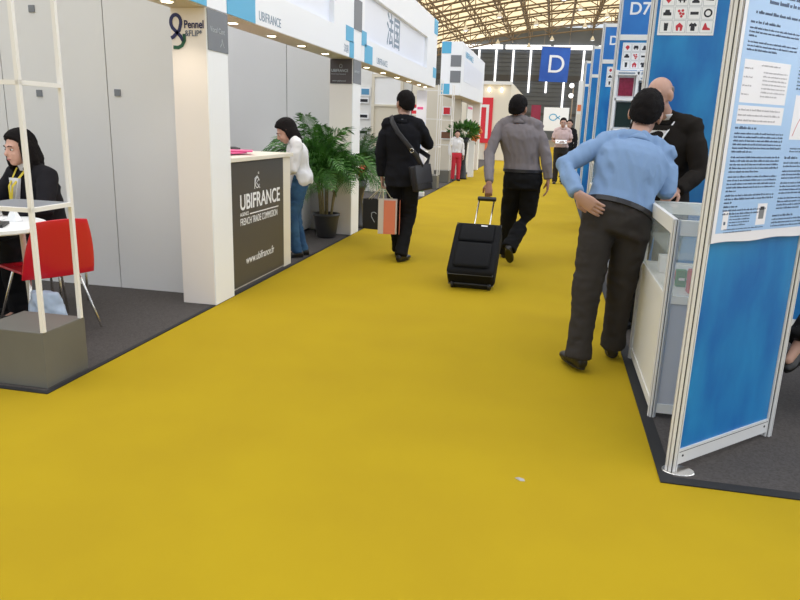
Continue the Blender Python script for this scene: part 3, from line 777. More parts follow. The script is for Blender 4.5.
# ================================================================ SECOND STAND INTERIOR (left, Y 9 - 15)
w=part_wall('partition_wall',-8.6,-2.95,14.7,14.78,2.9,'wall_white','white rear partition of the second stand behind the suited man',(-6.9,-5.9,-4.7,-3.8))
def picture(name,x0,x1,y,z0,z1,m,label,cat,fm='white_paint',group=None):
    r=thing(name,((x0+x1)/2,y,z0),label,cat,group)
    MB().mt(fm).box(x0,x1,y-.02,y,z0,z1).build('frame',r); MB().mt(m).box(x0+.03,x1-.03,y-.024,y-.02,z0+.03,z1-.03).build('picture',r); return r
picture('framed_sign',-4.06,-3.83,14.69,2.0,2.18,'pic_blue','small blue sign high on the rear wall of the second stand','sign')
for z,lab in ((1.9,'upper dark sample on the rear wall of the second stand'),(1.58,'middle dark sample on the rear wall of the second stand'),(1.25,'lower dark sample on the rear wall of the second stand')):
    picture('sample_box',-4.08,-3.86,14.69,z-.05,z+.07,'pic_dark',lab,'sample')
r=thing('door_frame',(-3.46,14.68,0),'pale doorway frame in the rear wall of the second stand','door frame')
b=MB().mt('wall_cream'); b.box(-3.80,-3.74,14.64,14.70,.006,2.45); b.box(-3.18,-3.12,14.64,14.70,.006,2.45); b.box(-3.74,-3.18,14.64,14.70,2.39,2.45); b.box(-3.74,-3.18,14.64,14.70,1.80,1.84); b.build('frame',r)
MB().mt('white_paint').box(-3.74,-3.18,14.67,14.69,1.84,2.39).build('transom_panel',r); MB().mt('wall_cream').box(-3.74,-3.18,14.67,14.69,.01,1.80).build('leaf',r)
r=thing('roller_banner',(-2.635,14.2,.006),'narrow white upright banner with blue and pink print to the right of the suited man','banner')
MB().mt('poster_white').box(-2.74,-2.53,14.195,14.2,.10,2.12).build('sheet',r)
b=MB().mt('poster_blue'); b.box(-2.72,-2.55,14.193,14.195,1.2,1.5); b.box(-2.72,-2.62,14.193,14.195,.9,1.1); b.mt('paper_pink').box(-2.72,-2.60,14.193,14.195,1.75,1.80); b.mt('green_box').box(-2.74,-2.53,14.193,14.195,.10,.34); b.build('print',r)
MB().mt('aluminium').bbox(-2.76,-2.51,14.14,14.24,.006,.10,.01).build('base',r)
# gap between stands
r=thing('low_counter',(-3.32,16.6,0),'low white counter standing in the gap between two stands','counter')
MB().mt('wall_white').box(-3.7,-3.0,16.1,17.2,.006,.80).build('body',r); MB().mt('white_paint').bbox(-3.72,-2.98,16.08,17.22,.80,.83,.004).build('top',r)
b=MB().mt('green_box'); 
for i in range(14): b.ell((-3.02-.05*i,16.05,.70-.02*((i*7)%5)),(.03,.02,.05),n=6)
tag(b.build('trailing_ivy'),'green ivy trailing over the front of the low white counter','plant')
r=thing('display_shelf',(-3.33,16.9,.83),'slim white open shelf standing on the low white counter','shelf')
for x in (-3.58,-3.10):
    for y in (16.75,17.1): MB().mt('tower_white').box(x-.012,x+.012,y-.012,y+.012,.832,2.15).build('post',r)
for z in (1.22,1.68,2.12): MB().mt('tower_white').box(-3.59,-3.09,16.74,17.11,z,z+.02).build('shelf_board',r)
b=MB().mt('wall_cream'); b.lathe([(.17,0),(.165,.04),(.12,.11),(.04,.15)],(-3.31,16.92,1.241)); tag(b.build('dome_lid',smooth=True),'beige dome on the lowest board of the slim white shelf','dome')
b=MB().mt('wood_brown'); b.bbox(-3.43,-3.18,16.82,17.02,.832,1.08,.01); tag(b.build('wooden_box'),'brown wooden box on the low white counter under the shelf','box')
b=MB().mt('sign_red'); b.bbox(-3.40,-3.16,16.85,16.97,1.701,1.92,.01); b.mt('ink_white').box(-3.33,-3.24,16.845,16.85,1.78,1.84); tag(b.build('red_carton'),'red carton on the middle board of the slim white shelf','carton')
# block 3
r=part_wall('partition_wall',-7,-2.7,21.0,21.08,2.6,'wall_cream','cream rear wall of the third stand',(-5.7,-4.4,-3.4))
picture('framed_picture',-3.25,-3.0,20.98,1.75,2.0,'sign_red','small dark red picture on the cream rear wall of the third stand','picture')
picture('framed_picture',-3.3,-2.85,20.98,1.05,1.30,'wood_brown','brown picture low on the cream rear wall of the third stand','picture')
r=thing('booth_fascia',(-2.68,21,2.2),'white header with stacked grey and teal squares at the corner of the third stand','fascia')
b=MB().mt('fascia_white'); b.box(-2.95,-2.42,18.4,24.4,2.22,3.53); b.build('casing',r)
b=MB().mt('fascia_recess'); b.box(-2.42,-2.415,19.0,23.8,2.6,3.15); b.build('recessed_panel',r)
q=lambda x0,x1,z0,z1,m: MB().mt(m).box(x0,x1,18.392,18.40,z0,z1).build('coloured_square',r)
q(-2.94,-2.70,3.24,3.52,'sq_teal'); q(-2.70,-2.43,2.92,3.20,'sq_grey'); q(-2.70,-2.43,2.53,2.82,'sq_grey'); q(-2.94,-2.70,2.23,2.50,'sq_teal')
t=MB().mt('sq_teal'); t.text('UBIFRANCE',.22,FX(19.1,3.22,-2.414),sx=1.6); t.build('lettering',r)
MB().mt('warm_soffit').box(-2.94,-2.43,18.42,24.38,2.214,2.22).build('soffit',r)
r=thing('booth_pillar',(-2.6,24.2,0),'white pillar at the far end of the third stand','pillar'); MB().mt('cream_paint').box(-2.9,-2.45,24.0,24.35,.006,2.213).build('shaft',r); MB().mt('white_paint').box(-2.45,-2.44,24.0,24.35,.006,2.213).build('cladding',r)
r=thing('cream_stand_door',(-2.62,22.6,0),'pale door panel with a pink strip in the third stand','door panel'); MB().mt('wall_white').box(-2.66,-2.62,21.9,23.3,.006,2.1).build('leaf',r); MB().mt('paper_pink').box(-2.62,-2.615,22.0,23.2,1.98,2.04).build('strip',r)
# flowers on pedestals
r=thing('flower_pedestal',(-2.42,19.6,.006),'tall black pedestal vase with a bushy green plant on top beyond the third tower','flower stand')
L=(-2.42,19.6,.006)
MB().mt('black_plastic').lathe([(.16,0),(.14,.05),(.10,.5),(.13,1.0),(.19,1.15),(.17,1.15)],L).build('vase',r,smooth=True)
rnd=random.Random(5)
def bush(c,R,m,n=220,sz=.09):
    b=MB().mt(m)
    for i in range(n):
        d=V((rnd.gauss(0,1),rnd.gauss(0,1),rnd.gauss(0,1))).normalized(); p=V(c)+V((d.x*R[0],d.y*R[1],d.z*R[2]))*rnd.uniform(.3,1)
        t=(d+V((0,0,.4))).normalized(); s=t.cross(V((rnd.random(),rnd.random(),rnd.random()))).normalized()*sz*.22
        b.add([p,p+t*sz*.5+s,p+t*sz,p+t*sz*.5-s],[(0,1,2,3)])
    return b
bush((-2.40,19.6,1.33),(.42,.36,.22),'leaf',500,.14).build('foliage',r,fixn=False)
r=thing('flower_pedestal',(-2.28,20.6,.006),'slim white column carrying a bunch of orange flowers beside the green plant','flower stand')
MB().mt('white_paint').box(-2.36,-2.20,20.5,20.7,.006,1.05).build('column',r)
b=MB().mt('flower_orange')
for i in range(26):
    d=V((rnd.gauss(0,1),rnd.gauss(0,1),rnd.gauss(0,1))).normalized(); b.ell(V((-2.22,20.6,1.27))+V((d.x*.17,d.y*.17,d.z*.2)),(.06,.06,.06),n=6)
b.build('flowers',r); 
bush((-2.25,20.6,1.18),(.15,.15,.15),'leaf',80,.12).build('foliage',r,fixn=False)

# far cream stand with a red sign
def far(Yb):
    Y=32
    r=thing('cream_stand',(-2.6,Y+4,0),'far cream stand with a large red square sign beside the aisle','stand')
    b=MB().mt('wall_cream'); b.box(-4.4,-1.95,Y,Y+.1,.006,3.40); b.box(-2.05,-1.95,Y+.1,Y+12,.006,3.40); b.build('wall',r)
    MB().mt('wall_white').box(-4.4,-1.90,Y-.12,Y,3.28,3.42).build('cornice',r)
    MB().mt('sign_red').box(-3.32,-2.70,Y-.06,Y,.75,2.72).build('red_sign',r)
    b=MB().mt('wall_white'); b.box(-3.32,-2.86,Y-.07,Y-.06,2.30,2.42); b.box(-2.98,-2.86,Y-.07,Y-.06,.95,2.30); b.build('white_band',r)
    MB().mt('flower_orange').box(-2.95,-2.55,Y-.06,Y,.1,.74).build('orange_panel',r)
    for x in (-2.9,-2.35): MB().mt('lamp_glow').ell((x,Y-.14,3.05),(.05,.05,.09),n=8).build('spotlight',r)
far(0)
# far end: signs
r=thing('far_signboard',(.25,44,0),'white board with pale blue lettering at the far end of the aisle','signboard')
MB().mt('white_paint').box(-.62,.86,44,44.1,1.35,2.72).build('board',r)
t=MB().mt('sq_teal'); t.text('TRADE',.01,FY(0,2,43.99)); b=MB().mt('sq_teal')
strip(b,arc(0,0,.22,.18,30,330),.03,FY(-.05,2.15,43.995)); strip(b,[(0,0),(.25,.18)],.03,FY(.1,2.05,43.995)); strip(b,[(0,.18),(.25,0)],.03,FY(.1,2.05,43.995)); b.build('emblem',r)
b=MB().mt('black_plastic'); b.box(-.6,-.56,44.1,44.14,.0,1.35); b.box(.8,.84,44.1,44.14,.0,1.35); b.build('leg',r)
b=MB().mt('sign_red'); b.box(-1.45,-.85,46,46.1,0.0,1.75); b.mt('wall_white').box(-1.45,-.85,46,46.1,1.75,1.9); b.mt('pic_red').box(-1.45,-.85,46,46.1,1.9,2.9); tag(b.build('red_display'),'tall red display panel with a dark square at the far end of the aisle','display')
b=MB().mt('wall_white'); b.box(.70,1.6,24,24.12,0.006,3.0); b.mt('flower_orange').box(.72,1.1,23.99,24,2.05,2.25); b.mt('wall_cream').box(.72,1.1,23.99,24,1.0,1.95); tag(b.build('tall_screen'),'tall pale panel with an orange band beyond the blue partitions','panel')
r=thing('lamp_post',(.78,38,0),'slim post with two round white lamps at the right of the far aisle','lamp')
MB().mt('steel_brown').tube([(.85,38,.04),(.85,38,3.75)],.03,8).build('post',r,smooth=True)
for z in (3.15,3.65): MB().mt('light_strip').ell((.76,37.95,z),(.12,.12,.12),n=10).build('globe',r,smooth=True)

# hanging D banner
r=thing('hanging_banner',(-.17,30,3.3),'blue banner with a large white D hanging over the aisle','banner')
Mb=Matrix.Translation((-.17,30,3.32))@Matrix.Rotation(math.radians(1.5),4,'Y')@Matrix.Rotation(math.radians(90),4,'X')
b=MB().mt('banner_blue'); vs=[];fs=[]
for j in range(11):
    for i in range(11):
        u=-.57+1.14*i/10; v=1.34*j/10; vs.append(Mb@V((u,v,.02*math.sin(u*4+v*2)))); vs.append(Mb@V((u,v,.02*math.sin(u*4+v*2)-.012)))
for j in range(10):
    for i in range(10):
        a=(j*11+i)*2; fs.append((a,a+2,a+24,a+22)); fs.append((a+1,a+23,a+25,a+3))
b.add(vs,fs); b.build('cloth',r,smooth=True,fixn=False)
t=MB().mt('ink_white'); t.text('D',.98,Mb@Matrix.Translation((.06,.36,.024)),align='CENTER',sx=1.0,ext=.003); t.build('lettering',r)
b=MB().mt('aluminium'); b.tube([Mb@V((-.6,1.35,0)),Mb@V((.6,1.35,0))],.02,8); b.build('rod',r)
b=MB().mt('steel_brown'); b.tube([Mb@V((-.5,1.36,0)),Mb@V((-.5,9.2,0))],.008,5); b.tube([Mb@V((.5,1.36,0)),Mb@V((.5,9.2,0))],.008,5); b.build('cable',r)

# ================================================================ PEOPLE
X3,Y3,Z3=V((1,0,0)),V((0,1,0)),V((0,0,1))
def rotm(yaw=0,pitch=0,roll=0):
    """yaw about z (left +), pitch nods down (+), roll tips to the right (+); degrees"""
    return (Matrix.Rotation(math.radians(yaw),3,'Z')@Matrix.Rotation(math.radians(-pitch),3,'X')@Matrix.Rotation(math.radians(roll),3,'Y'))
def J(**k):
    d=dict(ankL=(-.10,0,.09),ankR=(.10,0,.09),kneL=(-.10,.02,.49),kneR=(.10,.02,.49),hipL=(-.095,0,.92),hipR=(.095,0,.92),
           shL=(-.185,-.01,1.42),shR=(.185,-.01,1.42),elL=(-.235,-.03,1.13),elR=(.235,-.03,1.13),wrL=(-.245,.05,.88),wrR=(.245,.05,.88),
           head=(0,.02,1.62),toeL=(-.12,1,0),toeR=(.12,1,0),bend=(0,0,0))
    d.update(k); return {a:V(b) for a,b in d.items()}
def torso_secs(j, grow, z0, z1, hem=None, k=(1,1)):
    """sections from below hip (t=0) to shoulder (t=1)"""
    hm=(j['hipL']+j['hipR'])/2; sm=(j['shL']+j['shR'])/2
    ha=(j['hipR']-j['hipL']).normalized(); sa=(j['shR']-j['shL']).normalized()
    up=(sm-hm).normalized()
    bend=j['bend']
    prof=[(-.24,.150,.115),(-.12,.172,.118),(.0,.170,.122),(.12,.163,.112),(.26,.150,.100),(.42,.150,.102),(.60,.166,.112),(.78,.178,.115),(.88,.174,.104),(.96,.150,.088),(1.02,.112,.074),(1.08,.075,.064),(1.12,.060,.058)]
    L=(sm-hm).length; out=[]
    for t,w,d in prof:
        if t<z0-.001 or t>z1+.001: continue
        tt=max(0,min(1,t)); c=hm.lerp(sm,t)+bend*(4*tt*(1-tt)) if t>=0 else hm+(up*.35+Z3*.65).normalized()*(t*L)
        a=(ha.lerp(sa,tt)).normalized(); f=up.cross(a).normalized()
        kk=k[0]+(k[1]-k[0])*tt
        out.append((c,a,f,(w*kk+grow),(d*kk+grow)))
    return out
def head_parts(c,R,hs=1.0):
    b=MB(); E=lambda p,r,n=16: b.ell(c+R@(V(p)*hs),[q*hs for q in r],R,n)
    E((0,-.012,.022),(.076,.096,.090)); E((0,.030,-.045),(.059,.066,.072)); E((0,.052,-.095),(.034,.034,.026)); E((0,.01,-.07),(.056,.06,.045))
    E((0,.080,.020),(.048,.016,.012)); E((.028,.072,-.035),(.020,.018,.018)); E((-.028,.072,-.035),(.020,.018,.018))
    b.tube([c+R@(V((0,.090,.010))*hs),c+R@(V((0,.104,-.018))*hs),c+R@(V((0,.112,-.034))*hs)],[.008*hs,.010*hs,.0135*hs],8)
    E((0,.090,-.064),(.024,.012,.006)); E((0,.088,-.075),(.020,.012,.007))
    for s in (-1,1):
        E((s*.083,-.006,-.006),(.012,.020,.032)); E((s*.081,.002,-.030),(.009,.012,.014))
    return b
def hand(b,w,d,nrm,curl=.5,side=1,hs=1.0,spread=.08):
    """w wrist, d direction, nrm palm normal (fingers curl towards it), side: thumb side sign"""
    d=d.normalized(); nrm=(nrm-d*nrm.dot(d)).normalized(); lat=d.cross(nrm).normalized()*side   # lat points to the thumb
    P=lambda a,l,n: w+(d*a+lat*l+nrm*n)*hs
    b.loft([(P(-.02,0,0),lat,nrm,.026*hs,.019*hs),(P(.02,0,0),lat,nrm,.032*hs,.016*hs),(P(.06,0,0),lat,nrm,.040*hs,.014*hs),(P(.092,0,0),lat,nrm,.038*hs,.012*hs)],14)
    for i,(l,ln) in enumerate(((.029,.070),(.0095,.078),(-.010,.072),(-.029,.056))):
        p=P(.088,l,0); ang=.15; pts=[p]; dd=(d+lat*(l*spread*8)).normalized()
        for k,fr in enumerate((.45,.30,.25)):
            ang+=curl*(.55,.75,.5)[k]; v=(dd*math.cos(ang)+nrm*math.sin(ang)); p=p+v*(ln*fr*hs); pts.append(p)
        b.tube(pts,[.0092*hs,.0086*hs,.0078*hs,.0066*hs],9)
    p=P(.015,.026,.004); v1=(d*.62+lat*.66+nrm*.30).normalized(); v2=(d*.85+lat*.15+nrm*(.3+curl*.5)).normalized()
    b.tube([p,p+v1*.034*hs,p+v1*.034*hs+v2*.030*hs,p+v1*.034*hs+v2*.052*hs],[.014*hs,.0115*hs,.0100*hs,.0080*hs],9)
def ngroup_fn(*a): pass
def hair_cap(c,R,hs,kind,seed=1,top=.019,n=56):
    """hair as one shell round the skull; kind sets the hairline"""
    b=MB(); vs=[];fs=[]
    def line(az):  # az 0 = front, pi = back ; lowest elevation covered (radians)
        a=abs(az)
        pts={'short':[(0,.62),(.6,.58),(1.0,.40),(1.25,.05),(1.42,-.20),(1.55,.16),(1.72,.12),(1.88,-.60),(2.5,-.88),(3.2,-.92)],
             'bob':[(0,.45),(.5,.40),(.9,.15),(1.15,-.3),(1.4,-.9),(3.2,-.9)],
             'bald':[(0,2),(1.62,2),(1.75,.15),(1.95,-.2),(2.2,-.5),(3.2,-.75)]}[kind]
        for (a0,v0),(a1,v1) in zip(pts,pts[1:]):
            if a<=a1: return v0+(v1-v0)*(a-a0)/(a1-a0)
        return pts[-1][1]
    hi={'bald':.42}.get(kind,9)
    m=n; N=n*2
    for i in range(m+1):
        el=-PI/2+PI*i/m
        for k in range(N):
            az=-PI+2*PI*k/N
            d=V((-math.sin(az)*math.cos(el),math.cos(az)*math.cos(el),math.sin(el)))
            lo=line(az)+.05*noise.noise(V((az*9,seed,0)))+.06*noise.noise(V((az*34,seed,3)))
            t=max(0,min(1,(el-lo)/.16)); t2=max(0,min(1,(hi-el)/.15)) if hi<5 else 1; t=t*t2; t=t*t*(3-2*t)
            nz=noise.noise(V((d.x*26,d.y*26,d.z*6))+V((seed,0,0)))*.005+noise.noise(d*4+V((seed,0,0)))*.003
            th=(top if kind!='bald' else .004)*(1.0+.35*max(0,d.z))*(1-.5*abs(d.x)**2)*(1+.25*max(0,-d.y))
            rr=V((.078,.098,.090 if d.z>0 else .132)); s=1/math.sqrt((d.x/rr.x)**2+(d.y/rr.y)**2+(d.z/rr.z)**2)
            if d.z<0: s=min(s,s)  
            rad=s*(.80*(1-t)+t)+t*(th+nz)
            vs.append(c+R@((V((0,-.012,.022))+d*rad)*hs))
    for i in range(m):
        for k in range(N):
            k2=(k+1)%N; fs.append((i*N+k,i*N+k2,(i+1)*N+k2,(i+1)*N+k))
    b.add(vs,fs); return b
def person(name_label, loc, rz, j, skin='skin', hair=('hair_black','short'), shirt=None, jacket=None, trousers='trouser_black',
           headR=(0,0,0), hs=1.05, vox=.010, girth=(1,1), belt=None, curlL=.6,curlR=.6,palmL=None,palmR=None,shoes='shoe_black',
           long_locks=None, sleeve=(1.0,1.0), tuck=True, trR=(.100,.082,.070,.072), group=None, face=True, jhem=-.24, coatk=1.0, hands=True, wr=.006, group_cat='person'):
    r=thing('person',loc,name_label,group_cat,group,rz=rz)
    R=rotm(*headR); hc=j['head']; sm=(j['shL']+j['shR'])/2; hm=(j['hipL']+j['hipR'])/2
    up=(sm-hm).normalized(); ha=(j['shR']-j['shL']).normalized(); fwd=up.cross(ha).normalized()
    # ---- body
    b=MB().mt(skin)
    b.loft(torso_secs(j,-.014,-.12,1.04,k=girth),20)
    nb=sm+up*.045; nt=hc+R@V((0,-.012,-.055))*hs
    b.tube([nb-up*.05,nb+up*.01,nt],[.062*hs,.054*hs,.052*hs],16,ref=fwd)
    for s in 'LR':
        sh,el,wr_=j['sh'+s],j['el'+s],j['wr'+s]
        b.tube([sm.lerp(sh,.55),sh,sh.lerp(el,.35),el,el.lerp(wr_,.3),wr_],[.052,.050,.044,.034,.035,.023],12)
        hp,kn,an=j['hip'+s],j['kne'+s],j['ank'+s]
        b.tube([hp,hp.lerp(kn,.4),kn,kn.lerp(an,.35),an],[.080,.074,.050,.050,.032],12)
        t=(j['toe'+s]); t=t.normalized(); dn=V((0,0,-1)); 
        b.tube([an,an-Z3*.04*1+t*.02,an-Z3*.055+t*.12],[.032,.034,.022],10)
    hb=head_parts(hc,R,hs); o=len(b.v); b.add(hb.v,hb.f)
    body=b.remesh(vox if vox>.009 else .009,2)
    if vox<.012:   # finer remesh of the head alone, on the same body
        h2=head_parts(hc,R,hs); h2.mats=[skin]; h2.tube([nb,nt],[.050*hs,.0525*hs],16,ref=fwd); hm2=h2.remesh(.0055,2); body.add(hm2.v,hm2.f)
    if hands:
        for s,side,cu,pl in (('L',1,curlL,palmL),('R',-1,curlR,palmR)):
            d=(j['wr'+s]-j['el'+s]).normalized(); hd=j.get('hd'+s,d); pn=V(pl) if pl else (V((1,0,0)) if s=='L' else V((-1,0,0)))
            hb=MB(); hb.mt(skin); sd=side
            n2=(pn-hd*pn.dot(hd)).normalized(); lat=hd.cross(n2)
            sd=1 if lat.dot(j.get('th'+s,fwd))>0 else -1
            hand(hb,j['wr'+s]+hd*.015,V(hd),pn,cu,sd,hs)
            hm3=hb.remesh(.0035 if vox<.012 else .006,2); body.add(hm3.v,hm3.f)
    body.build('body',r,smooth=True,local=True)
    # ---- face details
    if face:
        for s in (-1,1):
            e=MB().mt('eye_white').ell(hc+R@(V((s*.030,.081,-.004))*hs),[.0125*hs,.008*hs,.007*hs],R,10).build('eye',r,smooth=True,local=True)
            MB().mt('hair_black').ell(hc+R@(V((s*.030,.0885,-.004))*hs),[.0055*hs,.003*hs,.0055*hs],R,8).build('iris',e,smooth=True,local=True)
            MB().mt('hair_black' if hair[1]!='bald' else 'hair_grey').tube([hc+R@(V((s*q,y,z))*hs) for q,y,z in ((.014,.097,.018),(.030,.095,.024),(.046,.084,.018))],[.003,.0035,.002],6).build('eyebrow',r,smooth=True,local=True)
        MB().mt('lips').ell(hc+R@(V((0,.0965,-.070))*hs),[.021*hs,.006*hs,.0065*hs],R,10).build('lips',r,smooth=True,local=True)
    # ---- hair
    hb=hair_cap(hc,R,hs,hair[1],seed=int(loc[0]*10+50)); hb.mt(hair[0])
    if long_locks:
        for pts,rd in long_locks(random.Random(3)):
            hb.tube([hc+R@(V(p)*hs) for p in pts],rd,8,flat=.8)
        hb.mats=[hair[0]]; hb=hb.remesh(.0065,1,(.003,60,(1,1,.2)))
    hb.m=[0]*len(hb.f); hb.mats=[hair[0]]; hb.build('hair',r,smooth=True,local=True)
    # ---- trousers
    b=MB().mt(trousers)
    b.loft(torso_secs(j,.006,-.24,.14,k=girth),22)
    for s in 'LR':
        hp,kn,an=j['hip'+s],j['kne'+s],j['ank'+s]; d=(an-kn).normalized()
        b.tube([hp+Z3*.02,hp.lerp(kn,.35),kn,kn.lerp(an,.4),kn.lerp(an,.8),an+d*.035],[trR[0]*1.02,trR[0]*.95,trR[1],trR[2],trR[2]*.96,trR[3]],16,flat=1.06,round_ends=False)
    b.remesh(vox+.001,3,(wr,7,(1,1,1.6))).build('trousers',r,smooth=True,local=True)
    # ---- shoes
    for s in 'LR':
        an=j['ank'+s]; kn=j['kne'+s]; t=j['toe'+s].normalized(); sd=V((t.y,-t.x,0)).normalized(); u=sd.cross(t).normalized()
        if u.z<0: u=-u
        b=MB().mt(shoes); base=an-u*.055
        b.loft([(base-t*.075,sd,u,.018,.018),(base-t*.068+u*.004,sd,u,.032,.036),(base-t*.03+u*.006,sd,u,.037,.052),(base+t*.03+u*.0,sd,u,.040,.044),(base+t*.10-u*.008,sd,u,.048,.030),(base+t*.16-u*.012,sd,u,.044,.024),(base+t*.195-u*.014,sd,u,.026,.018)],16)
        b.tube([an+u*.04,base],[.040,.040],12)
        mm=b.remesh(.006,2); mn=base-u*.026
        mm.v=[ (p if (p-mn).dot(u)>0 else p-u*((p-mn).dot(u))) for p in mm.v]
        sh=mm.build('shoe',r,smooth=True,local=True)
        q=MB().mt('black_plastic'); q.loft([(mn+t*.06-u*.0075,t,sd,.138,.043),(mn+t*.06+u*.004,t,sd,.139,.044)],24); q.build('sole',sh,local=True)
    # ---- shirt / jacket
    def top(name,m,grow,z0,z1,armr,slv,wrk,flare=0):
        b=MB().mt(m); S_=torso_secs(j,grow,z0,z1,k=girth)
        if z0<0 and not flare: S_=[(c,a,f,w+.014,d+.008) if i<4 else (c,a,f,w,d) for i,(c,a,f,w,d) in enumerate(S_)]
        if flare:
            c,a,f,w,d=S_[0]; S_[0]=(c,a,f,w+flare,d+flare)
        b.loft(S_,24)
        for s,sl in zip('LR',slv):
            sh,el,w_=j['sh'+s],j['el'+s],j['wr'+s]
            b.tube([nb+up*.018,(nb+up*.018).lerp(sh+up*.022,.5)-up*.004,sh-up*.004],[.056,.056,armr[0]*.96],14)
            pts=[sm.lerp(sh,.45)-up*.01,sh-up*.004,sh.lerp(el,.35),el,el.lerp(w_,.35),el.lerp(w_,.97)]
            rd=[armr[0],armr[0],armr[0]*.93,armr[1],armr[1]*.98,armr[2]]
            if sl<1: pts=pts[:3]+[sh.lerp(el,.75)]; rd=rd[:3]+[armr[1]*1.15]
            b.tube(pts,rd,16,round_ends=False)
        mm=b.remesh(vox,3,wrk); return mm.build(name,r,smooth=True,local=True)
    if shirt and not jacket:
        o=top('shirt',shirt,.010 if not jacket else -.004,(.02 if tuck else -.24),1.04,(.063,.053,.040) if not jacket else (.054,.042,.031),sleeve,(.009,5.0,(2.4,1.2,.9)),flare=0)
    if shirt:
        kc=.066 if jacket else .078
        nd=(nt-nb).normalized(); c0=nb-nd*.010; z=.026 if jacket else 0
        MB().mt(shirt).loft([(c0-up*.012,ha,fwd,kc*hs,kc*hs),(c0+nd*(.012+z),ha,fwd,(kc-.006)*hs,(kc-.005)*hs),(c0+nd*(.042+z),ha,fwd,.061*hs,.063*hs),(c0+nd*(.043+z),ha,fwd,.057*hs,.059*hs),(c0,ha,fwd,.05*hs,.05*hs)],24).build('collar',r,smooth=True,local=True)
    if jacket:
        o=top('jacket',jacket,.022,jhem,1.07,(.072,.060,.047),sleeve,(.006,6,(1,1,1)),flare=.012*coatk)
        c0=nb-up*.016; MB().mt(jacket).loft([(c0-up*.02,ha,fwd,.095,.088),(c0+up*.008,ha,fwd,.080,.080),(c0+up*.026-fwd*.008,ha,fwd,.068,.068),(c0+up*.02-fwd*.008,ha,fwd,.062,.062)],24).build('collar',r,smooth=True,local=True)
    if belt:
        S_=torso_secs(j,.016,.12,.12,k=girth)[0]; c,a,f,w,d=S_
        u=a.cross(f); MB().mt(belt).loft([(c-u*.017,a,f,w,d),(c-u*.015,a,f,w+.004,d+.004),(c+u*.015,a,f,w+.004,d+.004),(c+u*.017,a,f,w,d)],30).build('belt',r,smooth=False,local=True)
    return r
def kid(r,b,name,smooth=True): return b.build(name,r,smooth=smooth,local=True)

# --- man in blue shirt leaning on the counter (local = world - loc)
L=V((.40,4.38,0)); w=lambda x,y,z: (x-L.x,y-L.y,z)
jb=J(ankL=w(.27,4.20,.115),ankR=w(.50,4.50,.115),kneL=w(.285,4.27,.50),kneR=w(.505,4.44,.50),hipL=w(.325,4.36,.955),hipR=w(.520,4.38,.895),
     shL=w(.325,4.58,1.385),shR=w(.70,4.58,1.325),elL=w(.085,4.40,1.235),wrL=w(.172,4.19,1.085),elR=w(.715,4.50,1.10),wrR=w(.735,4.72,1.10),
     head=w(.565,4.73,1.562),toeL=(-.45,.9,0),toeR=(.05,1,0),bend=(.0,-.025,.02))
jb['hdL']=V((.80,.0,-.55)).normalized(); jb['thL']=V((0,0,-1)); jb['hdR']=V((.1,.95,-.05)).normalized(); jb['thR']=V((-1,0,0))
person('person in light blue shirt and grey trousers leaning on the glass counter',L,0,jb,skin='skin',shirt='shirt_blue',trousers='trouser_grey',
  headR=(-12,8,8),hs=1.13,girth=(1.22,1.18),belt='leather',palmL=(.25,1,.1),curlL=.35,palmR=(0,0,-1),curlR=.15,trR=(.108,.088,.076,.080),vox=.0095)
# --- man in grey shirt with trolley case
L=V((-.36,7.55,0)); w=lambda x,y,z: (x-L.x,y-L.y,z)
jg=J(ankL=w(-.45,7.92,.09),kneL=w(-.42,7.75,.52),ankR=w(-.37,7.40,.215),kneR=w(-.22,7.66,.53),hipL=w(-.38,7.57,.95),hipR=w(-.20,7.55,.95),
     shL=w(-.565,7.56,1.475),shR=w(-.175,7.58,1.475),elL=w(-.655,7.42,1.18),wrL=w(-.615,7.14,.90),elR=w(-.07,7.52,1.18),wrR=w(-.025,7.50,.935),
     head=w(-.395,7.60,1.648),toeR=(.1,.8,-.75),toeL=(0,1,0))
jg['hdL']=V((.05,-.25,-1)).normalized(); jg['hdR']=V((.02,.05,-1)).normalized()
person('person in a grey shirt and black trousers walking away, pulling the black suitcase',L,0,jg,skin='skin_tan',shirt='shirt_greybrown',trousers='trouser_black',
  headR=(-18,3,4),girth=(1.16,1.22),belt='leather',palmL=(0,.9,0),curlL=1.1,curlR=.35,trR=(.112,.092,.080,.085),vox=.0095)
# suitcase
L=V((-.64,6.12,0))
r=thing('trolley_suitcase',L,'black wheeled cloth suitcase tilted behind the walking man, handle pulled out','suitcase')
dv=(V((.03,.90,.74))).normalized(); lat=V((1,-.03,0)); lat=(lat-dv*lat.dot(dv)).normalized(); nv=lat.cross(dv).normalized()  # nv faces up and towards camera
nv=nv if nv.y<0 else -nv
CM=Matrix((lat,dv,nv)).transposed().to_4x4(); CM.translation=V((-.645,6.14,.078))
def kbox(m,a,r_=.03,seg=3):
    x0,x1,y0,y1,z0,z1=a; bm=bmesh.new(); bmesh.ops.create_cube(bm,size=1)
    for v in bm.verts: v.co=V(((x0+x1)/2+v.co.x*(x1-x0),(y0+y1)/2+v.co.y*(y1-y0),(z0+z1)/2+v.co.z*(z1-z0)))
    bmesh.ops.bevel(bm,geom=bm.edges[:],offset=r_,segments=seg,affect='EDGES',profile=.5)
    return MB().mt(m).bm(bm,CM)
kbox('suitcase_cloth',(-.22,.22,.0,.62,-.09,.13),.045,4).build('body',r,smooth=True)
kbox('suitcase_cloth',(-.165,.165,.05,.34,.125,.165),.025,3).build('front_pocket',r,smooth=True)
kbox('suitcase_cloth',(-.165,.165,.37,.57,.125,.150),.02,3).build('front_pocket',r,smooth=True)
b=MB().mt('groove')
loop=[(-.19,.02),(.19,.02),(.195,.6),(-.195,.6),(-.19,.02)]
for z in (.095,-.05): b.tube([CM@V((x*1.085,.31+(y-.31)*1.085,z)) for x,y in loop],.004,6)
b.build('piping',r)
